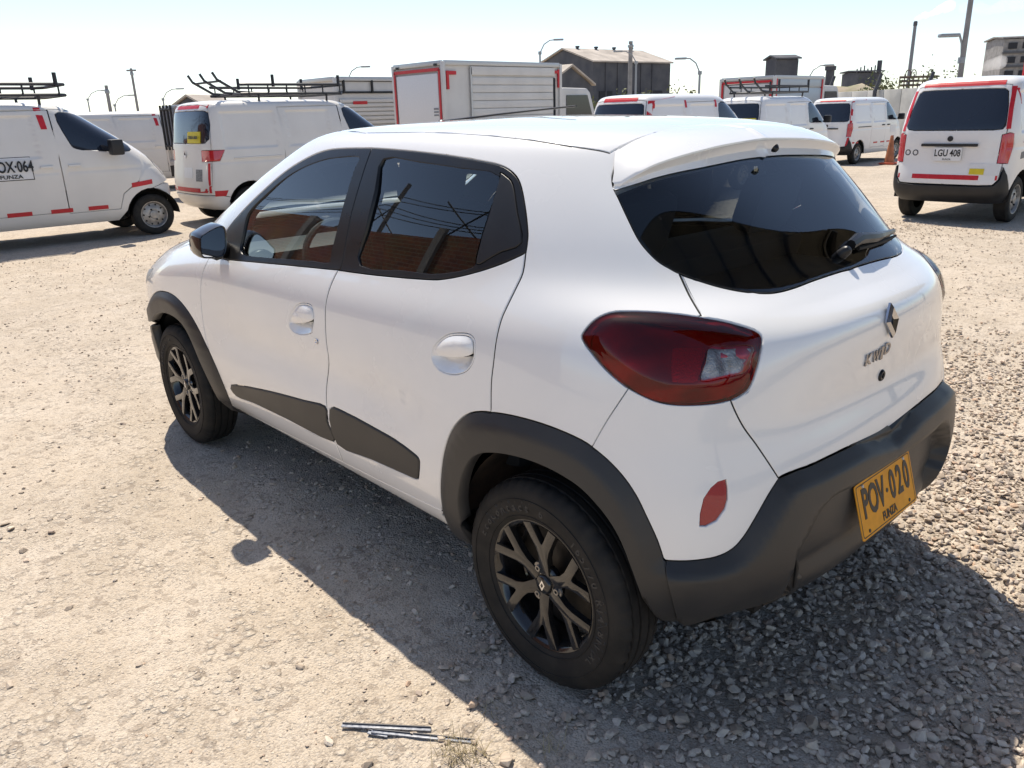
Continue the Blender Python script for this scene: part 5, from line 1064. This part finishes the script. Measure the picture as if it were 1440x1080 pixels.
def sign_text(root,s,p,n,size,m,name,parent=None,**k): return text(name,s,size,.002,frame(p,n),m,parent or root,**k)
# van 1 (left edge): nose at y=-2.38, flank at x=10.45
v=van('A',(11.26,1.44,0),1.0,'white van with roof rack and large plate number lettered on its flank')
for q in ([(2.16,1.72),(2.24,1.72),(2.26,1.46),(2.19,1.46)],[(3.15,.73),(3.44,.76),(3.44,.70),(3.15,.67)],[(1.6,.47),(1.88,.47),(1.88,.42),(1.6,.42)],[(2.1,.47),(2.36,.47),(2.36,.42),(2.1,.42)],[(2.55,.47),(2.8,.47),(2.8,.42),(2.55,.42)],[(1.1,.47),(1.35,.47),(1.35,.42),(1.1,.42)]): tape(v,sA,'side',q)
tape(v,sA,'side',[(1.39,1.14),(1.99,1.14),(1.99,.86),(1.39,.86)],m=blk,name='panel_border',off=.003); sgn=tape(v,sA,'side',[(1.40,1.13),(1.98,1.13),(1.98,.87),(1.40,.87)],m=whitep,name='plate_number_panel',off=.006)
text('panel_number','OX·064',.185,.002,frame((1.80,-.822,1.02),(0,-1,0.05)),blk,sgn,bold=.004,xs=.66); text('panel_town','FUNZA',.065,.002,frame((1.735,-.822,.905),(0,-1,.03)),blk,sgn,bold=.001,xs=1.2)
rack(v,.35,2.62,.60,1.875,bars=6)
# van 4 (behind its nose)
v=van('A',(11.21,-2.74,0),1.0,'white van with hooked roof rack and yellow sign in its rear window')
for q in ([(1.72,.72),(1.95,.73),(1.95,.66),(1.72,.65)],[(.12,.53),(.30,.53),(.26,.45),(.12,.45)]): tape(v,sA,'side',q)
for q in ([(-.60,1.725),(.60,1.725),(.60,1.68),(-.60,1.68)],[(-.69,.92),(-.655,.92),(-.655,.5),(-.69,.5)],[(-.62,.56),(.62,.56),(.62,.50),(-.62,.50)]): tape(v,sA,'rear',q)
sg_=tape(v,sA,'rear',[(-.10,1.36),(-.50,1.36),(-.50,1.20),(-.10,1.20)],m=yellows,name='window_sign',off=.012); text('sign_lettering','CARGA LARGA',.062,.001,frame((.075,-.30,1.28),(-1,0,.12)),blk,sg_,bold=.0015,xs=.8)
tape(v,sA,'rear',[(.08,.85),(-.22,.85),(-.22,.70),(.08,.70)],m=whitep,name='number_plate'); tape(v,sA,'rear',[(-.34,.83),(-.52,.83),(-.52,.66),(-.34,.66)],m=mat('grey sticker',(.3,.3,.3),.6,noise=.6,nscale=60),name='sticker')
MB().add([(.036,y,z) for y,z in ((0,1.09),(-.035,1.03),(0,.97),(.035,1.03))]+[(.026,0,1.03)],[(0,1,4),(1,2,4),(2,3,4),(3,0,4)]).build('diamond_badge',chrome,v)
rack(v,.80,2.55,.60,1.875,bars=6,ladder=True)
# van behind van 1, second row
v=van('A',(19.6,-2.95,0),1.0,'white van parked in the second row behind the van lettered on its flank')
tape(v,sA,'side',[(2.16,1.72),(2.24,1.72),(2.26,1.46),(2.19,1.46)]); tape(v,sA,'side',[(3.15,.73),(3.44,.76),(3.44,.70),(3.15,.67)])
# vans to the right
v=van('B',(7.80,-8.55,0),.985,'white van with red tape framing its rear window beside the roller door truck')
for q in ([(.60,1.70),(-.60,1.70),(-.60,1.64),(.60,1.64)],[(-.60,1.64),(-.55,1.64),(-.63,1.1),(-.68,1.1)],[(.60,1.64),(.55,1.64),(.63,1.1),(.68,1.1)]): tape(v,sB,'rear',q)
for x in (.35,1.2,2.1): tape(v,sB,'side',[(x,1.64),(x+.05,1.64),(x+.05,1.52),(x,1.52)])
v=van('B',(8.92,-13.9,0),.965,'white van with roof rack and yellow sign, between two red taped vans')
sg_=tape(v,sB,'rear',[(-.05,1.29),(-.52,1.29),(-.52,1.15),(-.05,1.15)],m=yellows,name='window_sign',off=.012); text('sign_lettering','CARGA LARGA',.062,.001,frame((.085,-.285,1.22),(-1,0,.25)),blk,sg_,bold=.0015,xs=.9)
rack(v,.55,2.5,.50,1.84,bars=5,ladder=True)
v=van('B',(9.05,-18.42,0),.935,'white van with red tape round its tail beside the traffic cone')
for q in ([(.60,1.70),(-.60,1.70),(-.60,1.65),(.60,1.65)],[(-.58,1.65),(-.535,1.65),(-.60,1.1),(-.645,1.1)],[(-.585,.72),(-.63,.72),(-.60,.50),(-.555,.50)],[(.58,.55),(-.60,.55),(-.60,.50),(.58,.50)]): tape(v,sB,'rear',q)
for x in (1.45,1.9,2.3): tape(v,sB,'side',[(x,.56),(x+.25,.56),(x+.25,.52),(x,.52)])
for x in (.22,.42): tape(v,sB,'side',[(x,.60),(x+.1,.60),(x+.1,.56),(x,.56)])
tape(v,sB,'side',[(2.45,.98),(2.8,.98),(2.8,.78),(2.45,.78)],m=whitep,name='plate_number_panel')
v=van('B',(2.63,-8.92,0),1.0,'white van tail with black bumper, number LGU 408 and red window tape')
for q in ([(.47,1.69),(-.46,1.69),(-.46,1.64),(.47,1.64)],[(.535,1.60),(.575,1.60),(.625,1.12),(.585,1.12)],[(-.535,1.62),(-.575,1.62),(-.625,1.14),(-.585,1.14)],[(.585,.60),(-.585,.60),(-.585,.545),(.585,.545)]): tape(v,sB,'rear',q)
tape(v,sB,'side',[(.30,1.60),(.34,1.60),(.38,1.42),(.34,1.42)]); tape(v,sB,'side',[(.42,.86),(.9,.90),(.9,.82),(.42,.78)],m=mat('grey graphic',(.16,.16,.17),.5),name='side_graphic')
MV=frame((.030,-.0,.845),(-1,0,.03)); npl=MB().prism(rrect(.165,.08,.01),.006,MV).build('number_plate',whitep,v)
text('plate_characters','LGU 408',.115,.001,MV@Matrix.Translation((0,.012,.0075)),blk,npl,bold=.002,xs=.72); text('plate_town','FUNZA',.03,.001,MV@Matrix.Translation((0,-.06,.0075)),blk,npl)
tape(v,sB,'rear',[(-.27,.74),(-.58,.74),(-.58,.60),(-.27,.60)],m=whitep,name='sticker'); tape(v,sB,'rear',[(-.28,.68),(-.44,.68),(-.44,.61),(-.28,.61)],m=yellows,name='sticker',off=.008)
for y,c in ((.50,'O'),(.40,'O')):
    p,n=sB.at(sB.rear([(y,.86)])); t=MB().lathe([(.026,.004),(.036,.004),(.037,0)],20,frame(p[0],n[0])); t.build('round_sticker',vblack,v)
# ================================================================ box trucks, cone, litter
boxw=mat('white truck panel',(.66,.645,.62),.5,noise=.1,nscale=1.5); alum=mat('aluminium edging',(.50,.50,.50),.4,metal=.6); cyw=mat('pale blue grey aluminium',(.42,.46,.50),.45,metal=.5)
def truck(name,corner,L,W,ztop,zbot,label,side='roller',frame_red=True,cab=True,bm=None):
    """corner = rear right top of the cargo box; the truck points along -y, its right flank faces -x"""
    root=empty(name,(corner[0],corner[1],0),label=label,cat='truck'); H=ztop-zbot; bm=bm or boxw
    bx=lambda c,d,nm,m,par=root,bv=0: MB().box(c,d).build(nm,m,par,bevel=bv)
    bx((W/2,-L/2,zbot+H/2),(W-.04,L-.04,H-.04),'cargo_box',bm)
    for x in (0,W):
        for y in (0,-L): bx((x,y,zbot+H/2),(.10,.10,H),'corner_post',bm,bv=.015)
    for z in (zbot,ztop-.03):
        for x in (0,W): bx((x,-L/2,z),(.09,L-.1,.12),'edge_rail',alum,bv=.012)
        for y in (0,-L): bx((W/2,y,z),(W-.1,.09,.12),'edge_rail',alum,bv=.012)
    if side=='roller':
        y0,y1=-L*.22,-L*.93; n=7; zt,zb=ztop-.38,zbot+.1
        for k in range(n):
            z=zb+(zt-zb)*(k+.5)/n; bx((-.012,(y0+y1)/2,z),(.03,y0-y1,(zt-zb)/n-.015),'shutter_slat',bm,bv=.006)
        bx((-.02,y1-.05,(zt+zb)/2),(.05,.05,zt-zb),'shutter_slot',mat('dark opening',(.02,.022,.028),.7)); bx((-.02,(y0+y1)/2,ztop-.22),(.05,y0-y1+.1,.22),'shutter_box',bm,bv=.01)
        for y in (y0+.04,): bx((-.02,y,zbot+H*.5),(.05,.05,H*.85),'door_jamb',alum)
        bx((-.015,-.25,ztop-.28),(.04,.34,.09),'reflective_tape',redtape); bx((-.016,-.13,ztop-.46),(.04,.08,.46),'reflective_tape',redtape); bx((-.016,-L+.06,ztop-.4),(.04,.09,.5),'reflective_tape',redtape); bx((-.014,-L+.18,ztop-.22),(.04,.2,.08),'reflective_tape',redtape)
    elif side=='ribs':
        n=8
        for k in range(n):
            z=zbot+.1+(H-.7)*(k+.5)/n; bx((-.02,-L/2,z),(.05,L-.2,(H-.7)/n-.03),'side_plank',bm,bv=.01)
        for z in (ztop-.42,ztop-.08): bx((0,-L/2,z),(.05,L,.06),'top_rail',vblack)
        for k in range(6): bx((-.03,-L*(.05+.18*k),ztop-.25),(.05,.06,.36),'rail_post',vblack)
        for k in range(3): bx((-.05,-.8-1.5*k,ztop-.72),(.03,.5,.09),'reflective_tape',redtape)
    else:
        bx((-.012,-L/2,zbot+H*.55),(.03,L-.3,H*.4),'side_panel',cyw,bv=.006); bx((-.012,-L/2,zbot+H*.87),(.03,L-.3,H*.18),'side_panel',cyw,bv=.006)
        bx((-.02,-L+.1,zbot+H*.5),(.05,.08,H*.9),'reflective_tape',redtape); bx((-.02,-.1,zbot+H*.5),(.05,.08,H*.9),'reflective_tape',redtape)
    if frame_red:
        for x in (.10,W-.10): bx((x,.055,zbot+H*.48),(.07,.02,H*.84),'reflective_tape',redtape)
        bx((W/2,.055,zbot+H*.90),(W-.2,.02,.08),'reflective_tape',redtape)
        bx((W/2,.035,zbot+H*.45),(W-.36,.03,H*.80),'rear_door',whitep if side=='roller' else boxw,bv=.008)
    if side=='roller':
        for k in range(3): bx((.30,.056,zbot+H*.38),(.20,.012,.05),'door_stencil',mat('grey stencil',(.25,.25,.26),.7)) if k==0 else bx((.30,.056,zbot+H*.38-.08*k),(.20,.012,.04),'door_stencil',mat('grey stencil',(.25,.25,.26),.7))
        for x in (.25,W-.25): bx((x,.05,ztop-.07),(.12,.05,.06),'marker_lamp',vblack,bv=.01)
    bx((W/2,-L/2-.6,zbot-.14),(.8,L+1.6,.22),'chassis_rail',dark)
    for y in (-L*.22,-L-1.0):
        for x in (.12,W-.12): MB().lathe([(.2,-.12),(.36,-.12),(.38,-.08),(.38,.08),(.36,.12),(.2,.1),(0,.06)],28,frame((x,y,.38),(-1 if x<1 else 1,0,0))).build('wheel',rubber,root,smooth=True)
    if cab:
        prof=[(-L-.12,.55),(-L-1.75,.55),(-L-1.82,1.1),(-L-1.72,1.35),(-L-1.45,2.05),(-L-1.3,2.18),(-L-.2,2.2),(-L-.12,2.1)]
        M=Matrix([[0,0,1,.08],[1,0,0,0],[0,1,0,0],[0,0,0,1]]); cb_=MB().prism([(a,b) for a,b in prof],W-.16,M).build('cab',boxw,root,bevel=.06)
        MB().add([(.07,a,b) for a,b in ((-L-.35,1.4),(-L-1.5,1.4),(-L-1.28,1.98),(-L-.35,1.98))]+[(.05,a,b) for a,b in ((-L-.35,1.4),(-L-1.5,1.4),(-L-1.28,1.98),(-L-.35,1.98))],[(0,1,2,3),(7,6,5,4),(0,4,5,1),(1,5,6,2),(2,6,7,3),(3,7,4,0)]).build('cab_window',vglass,cb_)
    return root
c6=far((622,86),22.5); Lr=float(c6[1]-onplane([(787,92)],0,c6[0])[0][1]); W6=float(onplane([(553,93)],1,c6[1])[0][0]-c6[0])
truck('box_truck',c6,Lr,min(max(W6,1.9),2.3),c6[2],.95,'white box truck with roller shutter side and red tape framed rear door')
c9=far((1090,107),31.5); L9=float(c9[1]-onplane([(1152,112)],0,c9[0])[0][1])
truck('box_truck',c9,max(3.5,L9),2.2,c9[2],.9,'box truck with aluminium side panels behind the roof rack van',side='panel')
c5=far((470,109),26); truck('plank_truck',c5,5.6,2.2,c5[2],.95,'white plank-sided truck with dark top rails beside the roller shutter truck',side='ribs',frame_red=False)
c3=far((272,152),17.5); t3=truck('high_roof_truck',(c3[0]-.1,c3[1],0),2.6,1.7,c3[2]+.05,.7,'white high box vehicle with barred rear window between two vans',side='plain',frame_red=False,cab=False)
wz=far((240,180),17.5)
g3=MB().box((1.30,.06,wz[2]),(.55,.04,.72)).build('rear_window',mat('pale window glass',(.30,.33,.38),.08,coat=.5),t3)
for x in (1.03,1.21,1.40,1.58): MB().tube([(x,.10,wz[2]-.44),(x,.10,wz[2]+.44)],.022,6).build('window_bar',vblack,g3)
for z in (-.36,.36): MB().tube([(1.01,.10,wz[2]+z),(1.60,.10,wz[2]+z)],.022,6).build('window_bar',vblack,g3)
# two far vans seen over the roof beside the roller shutter truck
for px,D,lb in ((792,27,'far white van with its side window showing beside the roller shutter truck'),(838,31,'far white van half hidden by the red taped van')):
    p=gpt(px,D); v=van('B',(p[0]+.7,p[1]+2.9,0),.93,lb)
# traffic cone
p=onplane([(1250,231)],2,0)[0]; cn=empty('traffic_cone',(p[0],p[1],0),label='tall faded orange traffic cone beside the red taped van',cat='traffic cone'); cn.scale=(.8,.8,.8); om=mat('faded orange plastic',(.46,.16,.07),.6,noise=.3,nscale=6)
MB().lathe([(.155,.05),(.15,.08),(.045,.86),(.035,.88),(0,.88)],24).build('cone_body',om,cn,smooth=True); MB().box((0,0,.03),(.46,.46,.06)).build('cone_base',mat('red orange rubber',(.50,.09,.04),.6),cn,bevel=.02)
for z in (.28,.52): MB().lathe([(.128-.135*(z-.2),z),(.122-.135*(z-.12),z+.12)],24).build('cone_band',mat('dull cone band',(.42,.25,.17),.5),cn,smooth=True)
# broken plastic strips lying by the car
def strip(a,b,wd,label):
    A,B=onplane([a,b],2,.006); c=(A+B)/2; d=B-A; L=np.linalg.norm(d); rz=math.atan2(d[1],d[0]); z=float(gz(c[0],c[1]))+.006
    root=empty('plastic_strip',(c[0],c[1],z),rz,label=label,cat='strip')
    MB().box((0,0,0),(L,wd,.004)).build('strip_face',mat('blue grey scuffed plastic',(.13,.15,.20),.4,noise=.6,nscale=120,col2=(.34,.36,.40)),root,bevel=.001); MB().box((0,wd*.42,.003),(L*.99,.003,.005)).build('strip_lip',mat('dark strip lip',(.03,.035,.05),.4),root)
strip((480,1016),(606,1022),.011,'longer blue grey plastic strip lying on the dirt behind the rear wheel'); strip((522,1025),(668,1040),.010,'thin blue grey plastic strip crossing another strip on the dirt'); strip((517,1024),(545,1029),.012,'short broken blue grey offcut between two plastic strips')
# dry grass tufts
straw=mat('dry straw',(.42,.34,.20),.9,noise=.3,nscale=30)
def tuft(px,n,h,label):
    p=onplane([px],2,0)[0]; r=np.random.default_rng(int(px[0])); root=empty('grass_tuft',(p[0],p[1],float(gz(p[0],p[1]))),label=label,cat='grass'); V=[];F=[]
    for i in range(n):
        a=r.uniform(0,2*math.pi); b=r.normal(0,.022,2); L=h*r.uniform(.5,1.2); ln=r.uniform(.3,1.1); w_=.0010; t=np.array([math.cos(a),math.sin(a)]); s=np.array([-t[1],t[0]])*w_; k=len(V)
        for f in (0,.5,1): q=b+t*L*ln*f; z=L*f*(1-.35*f); V+=[(q[0]-s[0]*(1-f*.8),q[1]-s[1]*(1-f*.8),z),(q[0]+s[0]*(1-f*.8),q[1]+s[1]*(1-f*.8),z)]
        F+=[(k,k+1,k+3,k+2),(k+2,k+3,k+5,k+4)]
    o=MB().add(V,F).build('grass_blades',straw,root,fix=False); o['kind']='stuff'
tuft((640,1060),70,.07,'dry straw tuft beside the broken plastic strips'); tuft((665,1068),50,.06,'small straw tuft at the end of the plastic strips'); tuft((775,1050),26,.05,'few dry straws at the edge of the car shadow'); tuft((690,1000),20,.035,'sparse dry straws between the tyre and the plastic strips')
for o in (tmpl['A'],tmpl['B']):
    def rm(q):
        for c in list(q.children): rm(c)
        bpy.data.objects.remove(q)
    rm(o)
